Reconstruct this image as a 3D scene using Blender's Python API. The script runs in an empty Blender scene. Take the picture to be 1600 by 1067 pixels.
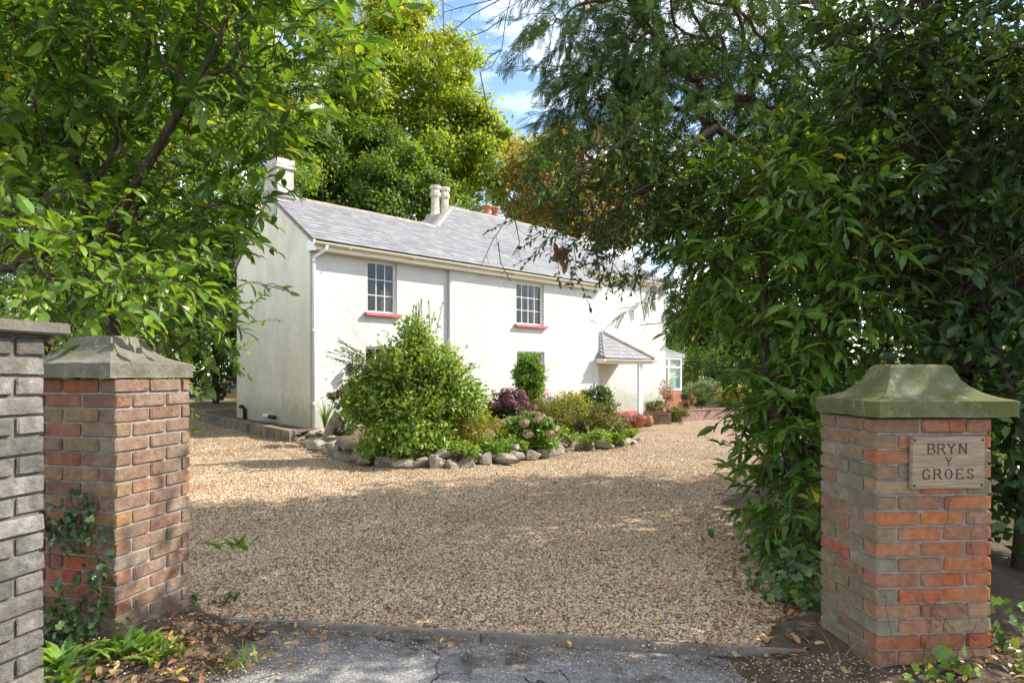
import bpy, bmesh, math, random
import numpy as np
from mathutils import Vector, Matrix
R = random.Random(7)
rng = np.random.default_rng(11)
SC = bpy.context.scene
COL = SC.collection
# ------------------------------------------------------------------ camera, light, exposure
EYE = 1.42; FPX = 964.0; HOR = 585.0
cam = bpy.data.cameras.new('camera'); camo = bpy.data.objects.new('camera', cam); COL.objects.link(camo)
camo.location = (0, 0, EYE); camo.rotation_euler = (math.pi/2, 0, 0)
cam.sensor_width = 36; cam.lens = FPX/1600*36; cam.shift_y = (HOR-533.5)/1600
cam.clip_start = 0.05; cam.clip_end = 2000
SC.camera = camo
SUN_EL = math.radians(40); SUN_DIR = Vector((1.926, .425, 0)).normalized()*math.cos(SUN_EL) + Vector((0, 0, math.sin(SUN_EL)))
sl = bpy.data.lights.new('sun', 'SUN'); sl.energy = 2.0; sl.angle = math.radians(.5); sl.color = (1, .95, .86)
so = bpy.data.objects.new('sun', sl); COL.objects.link(so); so.location = (30, 5, 30)
so.rotation_euler = SUN_DIR.to_track_quat('Z', 'Y').to_euler()
W = bpy.data.worlds.new('World'); SC.world = W; W.use_nodes = True
def setup_world():
    nt = W.node_tree; nt.nodes.clear(); n = nt.nodes; l = nt.links
    out = n.new('ShaderNodeOutputWorld'); bg = n.new('ShaderNodeBackground'); bg.inputs[1].default_value = .15
    sky = n.new('ShaderNodeTexSky'); sky.sky_type = 'NISHITA'; sky.sun_disc = False
    sky.sun_elevation = SUN_EL; sky.sun_rotation = math.atan2(SUN_DIR.x, SUN_DIR.y)
    sky.air_density = 1.0; sky.dust_density = .2; sky.ozone_density = 2.5
    tc = n.new('ShaderNodeTexCoord'); mp = n.new('ShaderNodeMapping'); mp.inputs['Scale'].default_value = (1.2, 1.2, 4.2); mp.inputs['Rotation'].default_value = (.25, .3, .5); mp.inputs['Location'].default_value = (7.7, 2.7, .4)
    nz = n.new('ShaderNodeTexNoise'); nz.inputs['Scale'].default_value = 2.1; nz.inputs['Detail'].default_value = 7; nz.inputs['Roughness'].default_value = .55
    rp = n.new('ShaderNodeValToRGB'); rp.color_ramp.elements[0].position = .43; rp.color_ramp.elements[1].position = .72
    rp.color_ramp.elements[0].color = (.0, .0, .0, 1); rp.color_ramp.elements[1].color = (.8, .8, .8, 1)
    mx = n.new('ShaderNodeMix'); mx.data_type = 'RGBA'; mx.inputs[7].default_value = (6.0, 5.75, 5.35, 1)
    l.new(tc.outputs['Generated'], mp.inputs[0]); l.new(mp.outputs[0], nz.inputs['Vector']); l.new(nz.outputs['Fac'], rp.inputs[0])
    dk = n.new('ShaderNodeMix'); dk.data_type = 'RGBA'; dk.blend_type = 'MULTIPLY'; dk.inputs[0].default_value = 1; dk.inputs[7].default_value = (.46, .45, .44, 1); l.new(sky.outputs[0], dk.inputs[6])
    l.new(rp.outputs[0], mx.inputs[0]); l.new(dk.outputs[2], mx.inputs[6]); l.new(mx.outputs[2], bg.inputs[0]); l.new(bg.outputs[0], out.inputs[0])
setup_world()
SC.view_settings.view_transform = 'Standard'; SC.view_settings.look = 'None'
SC.view_settings.exposure = 2.3; SC.view_settings.gamma = 1; SC.view_settings.use_curve_mapping = False
SC.render.engine = 'CYCLES'
SC.cycles.max_bounces = 8; SC.cycles.transparent_max_bounces = 12; SC.cycles.transmission_bounces = 6; SC.cycles.diffuse_bounces = 4
# ------------------------------------------------------------------ helpers
def at(px, py, Y):
    return Vector(((px-800)/FPX*Y, Y, EYE+(HOR-py)/FPX*Y))
def sm(t):
    t = np.clip(t, 0, 1); return t*t*(3-2*t)
def g(x, y):
    x = np.asarray(x, float); y = np.asarray(y, float)
    return -.5*sm((y-9)/13)*sm((x+5.5)/8) + .32*sm((y-17)/8)*sm((-x-6)/3)
def gg(x, y):
    x = np.asarray(x, float); y = np.asarray(y, float)
    return g(x, y) + .014*np.sin(x*4.2+1.1*np.sin(y*.9)+.4)*np.cos(y*.8+x*.3)+.02*np.sin(x*2.3+.7*y)*np.sin(y*1.1-.5*x) + .008*np.sin(x*5.1+1)*np.sin(y*3.7)
def tag(o, label=None, cat=None, group=None, kind=None):
    if label: o['label'] = label
    if cat: o['category'] = cat
    if group: o['group'] = group
    if kind: o['kind'] = kind
    return o
def thing(name, loc, label, cat, group=None):
    o = bpy.data.objects.new(name, None); COL.objects.link(o); o.location = loc; o.empty_display_size = .2
    return tag(o, label, cat, group)
def root_loc(p):
    v = Vector((0, 0, 0))
    while p is not None:
        v += p.location; p = p.parent
    return v
def obj(name, me, parent=None, M=None, mat=None):
    if mat is not None and not me.materials: me.materials.append(mat)
    o = bpy.data.objects.new(name, me); COL.objects.link(o)
    if M is not None:
        if parent is not None: M = Matrix.Translation(-root_loc(parent)) @ M
        o.matrix_basis = M
    if parent is not None: o.parent = parent
    return o
def mk(name, V, FA, mat, parent=None, smooth=False, attrs=None):
    """big mesh from numpy: V (n,3) world coordinates, FA list of (k,m) index arrays"""
    V = np.asarray(V, np.float32)
    if parent is not None: V = V - np.array(root_loc(parent), np.float32)
    me = bpy.data.meshes.new(name); FA = [np.asarray(f, np.int32) for f in FA if len(f)]
    me.vertices.add(len(V)); me.vertices.foreach_set('co', V.ravel())
    idx = np.concatenate([f.ravel() for f in FA]); sizes = np.concatenate([np.full(len(f), f.shape[1], np.int32) for f in FA])
    st = np.concatenate([[0], np.cumsum(sizes)[:-1]]).astype(np.int32)
    me.loops.add(len(idx)); me.loops.foreach_set('vertex_index', idx)
    me.polygons.add(len(sizes)); me.polygons.foreach_set('loop_start', st)
    try: me.polygons.foreach_set('loop_total', sizes)
    except Exception: pass
    me.polygons.foreach_set('use_smooth', np.full(len(sizes), bool(smooth)))
    for k, a in (attrs or {}).items():
        at_ = me.attributes.new(k, 'FLOAT', 'POINT'); at_.data.foreach_set('value', np.asarray(a, np.float32))
    me.update(calc_edges=True)
    if mat: me.materials.append(mat)
    o = bpy.data.objects.new(name, me); COL.objects.link(o)
    if parent is not None: o.parent = parent
    return o
class MB:
    def __init__(s): s.v = []; s.f = []
    def add(s, vs, fs):
        b = len(s.v); s.v += [Vector(v) for v in vs]; s.f += [[i+b for i in f] for f in fs]; return s
    def quad(s, a, b, c, d): return s.add([a, b, c, d], [[0, 1, 2, 3]])
    def box(s, o, ax, ay, az):
        o = Vector(o); ax = Vector(ax); ay = Vector(ay); az = Vector(az)
        vs = [o, o+ax, o+ax+ay, o+ay, o+az, o+ax+az, o+ax+ay+az, o+ay+az]
        fs = [[3, 2, 1, 0], [4, 5, 6, 7], [0, 1, 5, 4], [1, 2, 6, 5], [2, 3, 7, 6], [3, 0, 4, 7]]
        if ax.cross(ay).dot(az) < 0: fs = [f[::-1] for f in fs]
        return s.add(vs, fs)
    def tube(s, pts, rad, n=8, cap=True):
        pts = [Vector(p) for p in pts]
        rad = rad if isinstance(rad, (list, tuple)) else [rad]*len(pts)
        rings = []; up = Vector((0, 0, 1))
        for i, p in enumerate(pts):
            d = (pts[min(i+1, len(pts)-1)]-pts[max(i-1, 0)]).normalized()
            if i == 0: a = d.orthogonal().normalized()
            else: a = (a - d*a.dot(d)).normalized()
            b = d.cross(a); rings.append([p+(a*math.cos(t)+b*math.sin(t))*rad[i] for t in [2*math.pi*k/n for k in range(n)]])
        vs = [v for r in rings for v in r]; fs = []
        for i in range(len(pts)-1):
            for k in range(n): fs.append([i*n+k, i*n+(k+1) % n, (i+1)*n+(k+1) % n, (i+1)*n+k])
        if cap: fs += [list(range(n))[::-1], [len(vs)-n+k for k in range(n)]]
        return s.add(vs, fs)
    def lathe(s, c, prof, n=16, cap=True):
        c = Vector(c); vs = []; fs = []
        for r, z in prof:
            for k in range(n): vs.append(c+Vector((r*math.cos(2*math.pi*k/n), r*math.sin(2*math.pi*k/n), z)))
        for i in range(len(prof)-1):
            for k in range(n): fs.append([i*n+k, i*n+(k+1) % n, (i+1)*n+(k+1) % n, (i+1)*n+k])
        if cap: fs += [list(range(n))[::-1], [len(vs)-n+k for k in range(n)]]
        return s.add(vs, fs)
    def build(s, name, mat, parent=None, smooth=False, bevel=0):
        off = root_loc(parent) if parent is not None else Vector((0, 0, 0))
        me = bpy.data.meshes.new(name); me.from_pydata([v-off for v in s.v], [], s.f); me.update()
        if bevel:
            bm = bmesh.new(); bm.from_mesh(me)
            bmesh.ops.bevel(bm, geom=bm.edges[:], offset=bevel, segments=2, affect='EDGES', clamp_overlap=True); bm.to_mesh(me); bm.free()
        if smooth: me.polygons.foreach_set('use_smooth', [True]*len(me.polygons))
        if mat: me.materials.append(mat)
        o = bpy.data.objects.new(name, me); COL.objects.link(o)
        if parent is not None: o.parent = parent
        return o
# ------------------------------------------------------------------ materials
MATS = {}
class NT:
    def __init__(s, name):
        s.m = bpy.data.materials.new(name); s.m.use_nodes = True; s.t = s.m.node_tree; s.n = s.t.nodes; s.n.clear()
        s.out = s.n.new('ShaderNodeOutputMaterial'); s.tc = None
    def new(s, typ, **kw):
        nd = s.n.new(typ)
        for k, v in kw.items(): setattr(nd, k, v)
        return nd
    def link(s, a, b): s.t.links.new(a, b)
    def pos(s):
        if s.tc is None: s.tc = s.n.new('ShaderNodeNewGeometry').outputs['Position']
        return s.tc
    def noise(s, scale, detail=4, rough=.55, vec=None, stretch=None):
        nd = s.n.new('ShaderNodeTexNoise'); nd.inputs['Scale'].default_value = scale; nd.inputs['Detail'].default_value = detail; nd.inputs['Roughness'].default_value = rough
        v = vec if vec is not None else s.pos()
        if stretch:
            mp = s.n.new('ShaderNodeMapping'); mp.inputs['Scale'].default_value = stretch; s.link(v, mp.inputs[0]); v = mp.outputs[0]
        s.link(v, nd.inputs['Vector']); return nd.outputs['Fac']
    def voro(s, scale, feature='F1', out='Distance', rnd=1, vec=None):
        nd = s.n.new('ShaderNodeTexVoronoi'); nd.feature = feature; nd.inputs['Scale'].default_value = scale; nd.inputs['Randomness'].default_value = rnd
        s.link(vec if vec is not None else s.pos(), nd.inputs['Vector']); return nd.outputs[out]
    def ramp(s, fac, stops):
        nd = s.n.new('ShaderNodeValToRGB'); cr = nd.color_ramp
        while len(cr.elements) < len(stops): cr.elements.new(.5)
        for e, (p, c) in zip(cr.elements, stops):
            e.position = p; e.color = (c, c, c, 1) if isinstance(c, (int, float)) else (*c, 1)
        s.link(fac, nd.inputs[0]); return nd.outputs[0]
    def mix(s, fac, a, b, mode='MIX'):
        nd = s.n.new('ShaderNodeMix'); nd.data_type = 'RGBA'; nd.blend_type = mode
        for i, v in ((0, fac), (6, a), (7, b)):
            if isinstance(v, (int, float)): nd.inputs[i].default_value = v if i == 0 else (v, v, v, 1)
            elif isinstance(v, tuple): nd.inputs[i].default_value = (*v, 1)
            else: s.link(v, nd.inputs[i])
        return nd.outputs[2]
    def math(s, op, a, b=0):
        nd = s.n.new('ShaderNodeMath'); nd.operation = op
        for i, v in ((0, a), (1, b)):
            if isinstance(v, (int, float)): nd.inputs[i].default_value = v
            else: s.link(v, nd.inputs[i])
        return nd.outputs[0]
    def attr(s, name):
        nd = s.n.new('ShaderNodeAttribute'); nd.attribute_name = name; return nd.outputs['Fac']
    def orand(s): return s.n.new('ShaderNodeObjectInfo').outputs['Random']
    def bump(s, h, strength=.5, dist=.02):
        nd = s.n.new('ShaderNodeBump'); nd.inputs['Strength'].default_value = strength; nd.inputs['Distance'].default_value = dist
        s.link(h, nd.inputs['Height']); return nd.outputs[0]
    def pbr(s, col, rough=.8, normal=None, metal=0, spec=.4):
        b = s.n.new('ShaderNodeBsdfPrincipled')
        if isinstance(col, tuple): b.inputs['Base Color'].default_value = (*col, 1)
        else: s.link(col, b.inputs['Base Color'])
        if isinstance(rough, (int, float)): b.inputs['Roughness'].default_value = rough
        else: s.link(rough, b.inputs['Roughness'])
        b.inputs['Metallic'].default_value = metal; b.inputs['Specular IOR Level'].default_value = spec
        if normal is not None: s.link(normal, b.inputs['Normal'])
        return b.outputs[0]
    def done(s, sh):
        s.link(sh, s.out.inputs[0]); return s.m
def plain(name, col, rough=.6, noise=.15, scale=14, bump=.15, metal=0, dist=.005):
    t = NT(name); f = t.noise(scale, 5)
    c = t.mix(1, t.ramp(f, [(.3, 1-noise), (.7, 1+noise)]), col, 'MULTIPLY')
    return t.done(t.pbr(c, rough, t.bump(t.noise(scale*5, 3), bump, dist), metal))
def leaf_mat(name, stops, trans=.38, rough=.4, src='attr', tint=(1.5, 1.35, .45), spec=.45, vein=False):
    t = NT(name); r = t.attr('rnd') if src == 'attr' else t.orand()
    c = t.ramp(r, stops)
    if vein:
        md = t.attr('mid'); c = t.mix(t.ramp(md, [(.03, .55), (.14, 0.0)]), c, (.13, .2, .05))
    nz = t.noise(9, 3); c = t.mix(1, c, t.ramp(nz, [(.3, .8), (.7, 1.2)]), 'MULTIPLY')
    p = t.pbr(c, rough, None, 0, spec)
    tr = t.new('ShaderNodeBsdfTranslucent'); t.link(t.mix(1, c, tint, 'MULTIPLY'), tr.inputs[0])
    mx = t.new('ShaderNodeMixShader'); mx.inputs[0].default_value = trans
    t.link(p, mx.inputs[1]); t.link(tr.outputs[0], mx.inputs[2]); return t.done(mx.outputs[0])
def render_wall_mat(name, base, stain, amount, low):
    t = NT(name); n1 = t.noise(.9, 6, .6); n2 = t.noise(1, 7, .7, stretch=(1.5, 1.5, .4)); n3 = t.noise(7, 5)
    c = t.mix(t.math('MULTIPLY', t.ramp(n2, [(.42, 0), (.75, 1)]), amount), base, stain)
    c = t.mix(t.math('MULTIPLY', t.ramp(n1, [(.5, 0), (.78, 1)]), amount*.7), c, (.33, .32, .22))
    sx = t.new('ShaderNodeSeparateXYZ'); t.link(t.pos(), sx.inputs[0])
    z = t.math('ADD', sx.outputs[2], t.math('MULTIPLY', n3, -.9))
    c = t.mix(t.math('MULTIPLY', t.ramp(z, [(0.0, 1), (.5, 0)]), low), c, (.27, .28, .18))
    h = t.math('ADD', t.noise(30, 4), t.math('MULTIPLY', t.noise(4, 3), 3.0))
    return t.done(t.pbr(c, .9, t.bump(h, .45, .015), 0, .2))
M_wall = render_wall_mat('white_render', (.565, .55, .51), (.45, .425, .345), .5, .5)
M_gable = render_wall_mat('stained_render', (.80, .74, .58), (.56, .5, .35), .6, .6)
M_pink = plain('pink_paint', (.56, .13, .14), .7, .15, 5)
M_cream = plain('cream_paint', (.72, .66, .5), .45, .06, 3)
M_white = plain('white_upvc', (.8, .8, .78), .35, .03, 3, .02)
def glass_mat():
    t = NT('window_glass'); fr = t.new('ShaderNodeFresnel'); fr.inputs[0].default_value = 1.5
    gl = t.new('ShaderNodeBsdfGlossy'); gl.inputs['Roughness'].default_value = .01; gl.inputs['Color'].default_value = (1, 1, 1, 1)
    t.link(t.bump(t.noise(.9, 1), .05, .03), gl.inputs['Normal'])
    tr = t.new('ShaderNodeBsdfTransparent'); tr.inputs[0].default_value = (.8, .85, .82, 1)
    gm_ = t.new('ShaderNodeNewGeometry'); mx = t.new('ShaderNodeMixShader'); t.link(t.math('MULTIPLY', fr.outputs[0], t.math('SUBTRACT', 1.0, gm_.outputs['Backfacing'])), mx.inputs[0]); t.link(tr.outputs[0], mx.inputs[1]); t.link(gl.outputs[0], mx.inputs[2])
    return t.done(mx.outputs[0])
M_glass = glass_mat()
def slate_mat(name, src):
    t = NT(name); r = t.orand() if src == 'object' else t.attr('rnd')
    c = t.ramp(r, [(0, (.145, .142, .145)), (.5, (.175, .171, .174)), (.85, (.195, .19, .192)), (1, (.22, .213, .208))])
    c = t.mix(t.ramp(t.noise(1.3, 6), [(.58, 0), (.85, .3)]), c, (.26, .235, .18))
    c = t.mix(1, c, t.ramp(t.noise(18, 5), [(.3, .8), (.7, 1.2)]), 'MULTIPLY')
    return t.done(t.pbr(c, .62, t.bump(t.noise(35, 4), .3, .006)))
M_slate = slate_mat('slate', 'object'); M_slate_far = slate_mat('slate_joined', 'attr')
M_ridge = plain('ridge_tile_clay', (.27, .225, .19), .85, .3, 6, .5)
M_stack = plain('weathered_stack', (.46, .43, .34), .9, .4, 4, .6, 0, .02)
M_pot_cream = plain('buff_clay', (.56, .5, .38), .85, .25, 6)
M_terra = plain('terracotta', (.42, .15, .07), .8, .25, 7)
M_dark = plain('black_iron', (.02, .02, .02), .5)
M_lead = plain('lead', (.2, .2, .2), .6)
M_room = plain('unlit_room', (.05, .045, .04), .9)  # near-black colour stands in for the unlit interior behind the glass
M_curtain = plain('brown_curtain', (.35, .24, .16), .9)
M_mortar = plain('mortar', (.28, .255, .215), .95, .25, 20, .8, 0, .01)
def brick_mat(name, stops, moss, mosscol=(.2, .195, .115), topmoss=None, white=.22):
    t = NT(name); c = t.ramp(t.orand(), stops)
    c = t.mix(1, c, t.ramp(t.noise(24, 7, .75), [(.3, .55), (.7, 1.4)]), 'MULTIPLY')
    c = t.mix(t.math('MULTIPLY', t.ramp(t.noise(5.5, 6, .7), [(.5, 0), (.66, 1)]), white), c, (.40, .36, .31))
    c = t.mix(t.math('MULTIPLY', t.ramp(t.noise(4.2, 7, .65, stretch=(1.3, 1.3, 1)), [(.42, 0), (.62, 1)]), moss), c, mosscol)
    h = t.math('ADD', t.noise(55, 5, .7), t.math('MULTIPLY', t.noise(14, 4), 1.5))
    return t.done(t.pbr(c, .9, t.bump(h, 1, .009), 0, .2))
RED = [(0, (.36, .085, .03)), (.25, (.30, .10, .055)), (.45, (.42, .125, .045)), (.62, (.26, .115, .07)), (.8, (.36, .16, .09)), (1, (.28, .2, .12))]
M_brick = brick_mat('red_brick', RED, .35)
M_brick_moss = brick_mat('mossy_brick', [(0, (.25, .12, .065)), (.35, (.25, .16, .095)), (.65, (.22, .175, .11)), (1, (.27, .225, .16))], .7, (.155, .145, .09))
M_brick_left = brick_mat('worn_red_brick', [(0, (.36, .075, .03)), (.3, (.25, .085, .05)), (.6, (.2, .095, .065)), (.85, (.22, .155, .085)), (1, (.29, .14, .065))], .45, (.13, .11, .06))
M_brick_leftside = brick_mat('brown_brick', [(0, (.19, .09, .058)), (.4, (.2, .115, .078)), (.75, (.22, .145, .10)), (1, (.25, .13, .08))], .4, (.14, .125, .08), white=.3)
M_brick_grey = brick_mat('grey_concrete_brick', [(0, (.10, .092, .082)), (.4, (.13, .12, .105)), (.75, (.165, .15, .13)), (1, (.2, .185, .16))], .55, (.07, .062, .045), white=.55)
M_mortar_dark = plain('dark_mortar', (.13, .12, .1), .95, .3, 20, .8, 0, .01)
def cap_mat(name, base, moss, amt):
    t = NT(name); c = t.mix(t.math('MULTIPLY', t.ramp(t.noise(3.5, 7, .65), [(.35, 0), (.6, 1)]), amt), base, moss)
    c = t.mix(t.ramp(t.noise(17, 6, .7), [(.55, 0), (.72, .7)]), c, (.33, .31, .24))
    c = t.mix(t.ramp(t.noise(31, 6, .75), [(.56, 0), (.68, .7)]), c, (.05, .048, .034)); c = t.mix(1, c, t.ramp(t.noise(1.8, 4), [(.3, .7), (.7, 1.25)]), 'MULTIPLY')
    h = t.math('ADD', t.noise(75, 5, .7), t.math('MULTIPLY', t.noise(13, 5), 1.2))
    return t.done(t.pbr(c, .95, t.bump(h, .8, .01), 0, .15))
M_cap_green = cap_mat('mossy_capstone', (.17, .165, .095), (.095, .105, .03), .95)
M_cap_grey = cap_mat('grey_capstone', (.22, .2, .155), (.115, .105, .065), .85)
M_cope = cap_mat('concrete_coping', (.2, .18, .15), (.12, .105, .08), .7)
def rock_mat():
    t = NT('rockery_stone'); c = t.ramp(t.noise(4, 7, .65), [(.25, (.14, .115, .085)), (.5, (.29, .245, .19)), (.75, (.43, .385, .32))])
    c = t.mix(t.ramp(t.noise(2.2, 5), [(.55, 0), (.72, .6)]), c, (.2, .2, .09))
    return t.done(t.pbr(c, .9, t.bump(t.noise(14, 7, .7), 1, .03), 0, .2))
M_rock = rock_mat()
def soil_mat():
    t = NT('soil'); c = t.ramp(t.noise(9, 8, .7), [(.3, (.07, .052, .037)), (.55, (.15, .11, .076)), (.75, (.26, .195, .135))])
    return t.done(t.pbr(c, .95, t.bump(t.noise(40, 6, .7), 1, .03), 0, .1))
M_soil = soil_mat()
def ground_mat():
    t = NT('garden_ground'); c = t.ramp(t.noise(.35, 7, .6), [(.35, (.05, .06, .022)), (.5, (.085, .075, .04)), (.7, (.13, .1, .06))])
    return t.done(t.pbr(c, .95, t.bump(t.noise(22, 6, .7), 1, .04), 0, .1))
PEB = [(0, (.13, .075, .04)), (.15, (.29, .175, .092)), (.36, (.45, .30, .165)), (.56, (.56, .415, .25)), (.78, (.64, .52, .37)), (.87, (.32, .25, .18)), (1, (.75, .68, .56))]
def gravel_mat():
    t = NT('gravel_bed'); vcol = t.voro(80, out='Color'); sx = t.new('ShaderNodeSeparateColor'); t.link(vcol, sx.inputs[0])
    c = t.ramp(sx.outputs[0], PEB)
    big = t.noise(.9, 5); c = t.mix(1, c, t.ramp(big, [(.3, (.80, .76, .72)), (.7, (1.12, 1.1, 1.06))]), 'MULTIPLY')
    d = t.voro(80, 'DISTANCE_TO_EDGE'); c = t.mix(1, c, t.ramp(d, [(0, .45), (.12, 1)]), 'MULTIPLY')
    return t.done(t.pbr(c, .85, t.bump(t.ramp(d, [(0, 0), (.3, 1)]), 1, .014), 0, .25))
M_gravel = gravel_mat()
def pebble_mat():
    t = NT('pebble'); c = t.ramp(t.orand(), PEB); c = t.mix(t.ramp(t.noise(1.1, 7, .68), [(.46, 0), (.7, .55)]), c, t.mix(1, c, (.62, .45, .34), 'MULTIPLY')); c = t.mix(1, c, t.ramp(t.noise(90, 3), [(.3, .8), (.7, 1.2)]), 'MULTIPLY')
    return t.done(t.pbr(c, .75, None, 0, .3))
M_pebble = pebble_mat()
def tarmac_mat():
    t = NT('old_tarmac'); sp = t.voro(130, out='Color'); sx = t.new('ShaderNodeSeparateColor'); t.link(sp, sx.inputs[0])
    c = t.ramp(sx.outputs[0], [(0, (.12, .115, .108)), (.6, (.22, .21, .196)), (.92, (.28, .268, .25)), (1, (.45, .43, .39))])
    w = t.noise(2.2, 4); mp = t.new('ShaderNodeVectorMath'); mp.operation = 'SCALE'; mp.inputs['Scale'].default_value = 1
    wn = t.new('ShaderNodeTexNoise'); wn.inputs['Scale'].default_value = 3; wn.inputs['Detail'].default_value = 4; t.link(t.pos(), wn.inputs['Vector'])
    ad = t.new('ShaderNodeVectorMath'); ad.operation = 'MULTIPLY_ADD'; t.link(wn.outputs['Color'], ad.inputs[0]); ad.inputs[1].default_value = (.5, .5, .5); t.link(t.pos(), ad.inputs[2])
    cr = t.voro(1.35, 'DISTANCE_TO_EDGE', vec=ad.outputs[0]); brk = t.noise(1.7, 3)
    crack = t.math('MULTIPLY', t.ramp(t.math('ADD', cr, t.math('MULTIPLY', t.noise(38, 3), .012)), [(.007, 1), (.014, 0)]), t.ramp(brk, [(.42, 0), (.5, 1)]))
    dirt = t.ramp(t.noise(1.5, 7, .7), [(.51, 0), (.6, 1)])
    dk = t.ramp(t.noise(45, 6, .75), [(.3, (.035, .027, .02)), (.55, (.085, .065, .048)), (.75, (.2, .165, .12))])
    c = t.mix(dirt, c, dk); c = t.mix(crack, c, (.04, .034, .028))
    h = t.math('SUBTRACT', t.math('ADD', sx.outputs[1], t.math('MULTIPLY', dirt, 1.5)), t.math('MULTIPLY', crack, 6))
    return t.done(t.pbr(c, .9, t.bump(h, .8, .004), 0, .25))
M_tarmac = tarmac_mat()
def bark_mat(name, a, b):
    t = NT(name); n1 = t.noise(7, 6, .7, stretch=(2, 2, .4)); c = t.ramp(n1, [(.3, a), (.7, b)])
    return t.done(t.pbr(c, .95, t.bump(t.noise(16, 6, .7, stretch=(2, 2, .4)), .9, .02), 0, .15))
M_bark = bark_mat('bark', (.035, .025, .018), (.13, .1, .07)); M_bark_red = bark_mat('red_bark', (.06, .03, .02), (.24, .13, .085))
M_twig = bark_mat('twig_bark', (.05, .035, .025), (.13, .095, .065)); M_stemgreen = plain('green_stem', (.06, .10, .025), .6)
M_wood = None
def wood_mat():
    t = NT('weathered_oak'); n1 = t.noise(6, 7, .65, stretch=(1, 1, 14)); c = t.ramp(n1, [(.25, (.14, .1, .065)), (.5, (.29, .215, .145)), (.75, (.39, .31, .22))])
    c = t.mix(t.ramp(t.noise(9, 5), [(.55, 0), (.75, .6)]), c, (.2, .19, .11))
    return t.done(t.pbr(c, .85, t.bump(n1, .6, .006), 0, .2))
M_oak = wood_mat()
M_letter = plain('letter_groove', (.05, .032, .02), .9)
M_steel = plain('screw_head', (.05, .05, .05), .5, metal=.6)
M_kerb = cap_mat('concrete_kerb', (.27, .24, .2), (.15, .125, .1), .6); M_lowwall = cap_mat('rough_stone_wall', (.27, .235, .18), (.15, .125, .09), .8)
G_LAUREL = [(0, (.04, .1, .016)), (.3, (.072, .155, .02)), (.65, (.115, .22, .026)), (.95, (.18, .29, .035)), (.985, (.36, .36, .035)), (1, (.65, .42, .02))]
G_DARK = [(0, (.026, .056, .018)), (.5, (.042, .085, .022)), (.9, (.065, .12, .026)), (1, (.1, .17, .035))]
G_LIGHT = [(0, (.085, .17, .018)), (.5, (.135, .245, .025)), (1, (.2, .32, .035))]
G_TREE = [(0, (.11, .185, .018)), (.5, (.18, .265, .024)), (.85, (.25, .33, .03)), (1, (.34, .34, .035))]
G_DEEP = [(0, (.035, .075, .016)), (.6, (.06, .115, .02)), (1, (.11, .17, .028))]
G_ORANGE = [(0, (.15, .16, .035)), (.4, (.25, .215, .06)), (.75, (.34, .28, .10)), (1, (.42, .35, .14))]
G_CON = [(0, (.045, .09, .026)), (.5, (.08, .15, .04)), (1, (.14, .22, .055))]
G_SHRUB = [(0, (.11, .19, .03)), (.5, (.19, .3, .038)), (.9, (.29, .38, .055)), (1, (.38, .4, .08))]
G_YEL = [(0, (.13, .17, .02)), (.5, (.24, .25, .025)), (.9, (.36, .33, .035)), (1, (.4, .24, .06))]
G_OLIVE = [(0, (.075, .09, .016)), (.6, (.14, .155, .025)), (1, (.23, .22, .035))]
L_ = {}
def LM(k, stops, **kw):
    if k not in L_: L_[k] = leaf_mat(k, stops, **kw)
    return L_[k]
# ------------------------------------------------------------------ leaf templates: (side, along, normal), faces, mid attribute
def laurel_t():
    V = [(0, 0, 0), (0, .33, .03), (0, .68, 0), (0, 1, -.10), (-.44, .3, .09), (-.40, .66, .06), (.44, .3, .09), (.40, .66, .06), (-.2, .1, .03), (.2, .1, .03), (-.18, .88, -.03), (.18, .88, -.03)]
    T = [(0, 1, 8), (8, 1, 4), (0, 9, 1), (9, 6, 1), (1, 2, 5), (1, 5, 4), (1, 7, 2), (1, 6, 7), (2, 3, 10), (2, 10, 5), (2, 11, 3), (2, 7, 11)]
    mid = [0, 0, 0, 0] + [1]*8
    return np.array(V), np.array(T), np.array(mid, float)
def small_t():
    return np.array([(0, 0, 0), (-.5, .45, .12), (0, 1, -.06), (.5, .45, .12)]), np.array([(0, 2, 1), (0, 3, 2)]), np.array([0, 1, 0, 1.])
def frond_t():
    V = []; T = []
    def dia(b, tip, w):
        b = np.array(b, float); tip = np.array(tip, float); d = tip-b; s = np.array([d[1], -d[0], 0]); s = s/np.linalg.norm(s)*w; m = b+d*.45
        k = len(V); V.extend([b, m-s+[0, 0, .01], tip, m+s+[0, 0, .01]]); T.extend([(k, k+2, k+1), (k, k+3, k+2)])
    dia((0, 0, 0), (0, 1, -.18), .035)
    for i in range(6):
        t = .12+.14*i; w = .42*(1-.55*t)
        for sgn in (-1, 1): dia((0, t, -.18*t*t), (sgn*w, t+.26, -.18*t*t-.05), .045)
    return np.array(V), np.array(T), np.ones(len(V))
def blade_t():
    return np.array([(-.5, 0, 0), (.5, 0, 0), (-.42, .5, .0), (.42, .5, 0), (0, 1, -.15)]), np.array([(0, 1, 3), (0, 3, 2), (2, 3, 4)]), np.zeros(5)
def ivy_t():
    V = [(0, 0, 0), (-.5, .12, .02), (-.28, .42, .05), (-.42, .66, .0), (0, 1, -.04), (.42, .66, 0), (.28, .42, .05), (.5, .12, .02), (0, .4, -.02)]
    return np.array(V), np.array([(0, 8, 1), (1, 8, 2), (2, 8, 3), (3, 8, 4), (4, 8, 5), (5, 8, 6), (6, 8, 7), (7, 8, 0)]), np.array([1, 1, 1, 1, 1, 1, 1, 1, 0.])
T_LAUREL, T_SMALL, T_FROND, T_BLADE, T_IVY = laurel_t(), small_t(), frond_t(), blade_t(), ivy_t()
def unit(a): return a/np.maximum(np.linalg.norm(a, axis=-1, keepdims=True), 1e-9)
def rvec(n): return unit(rng.normal(size=(n, 3)))
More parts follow.
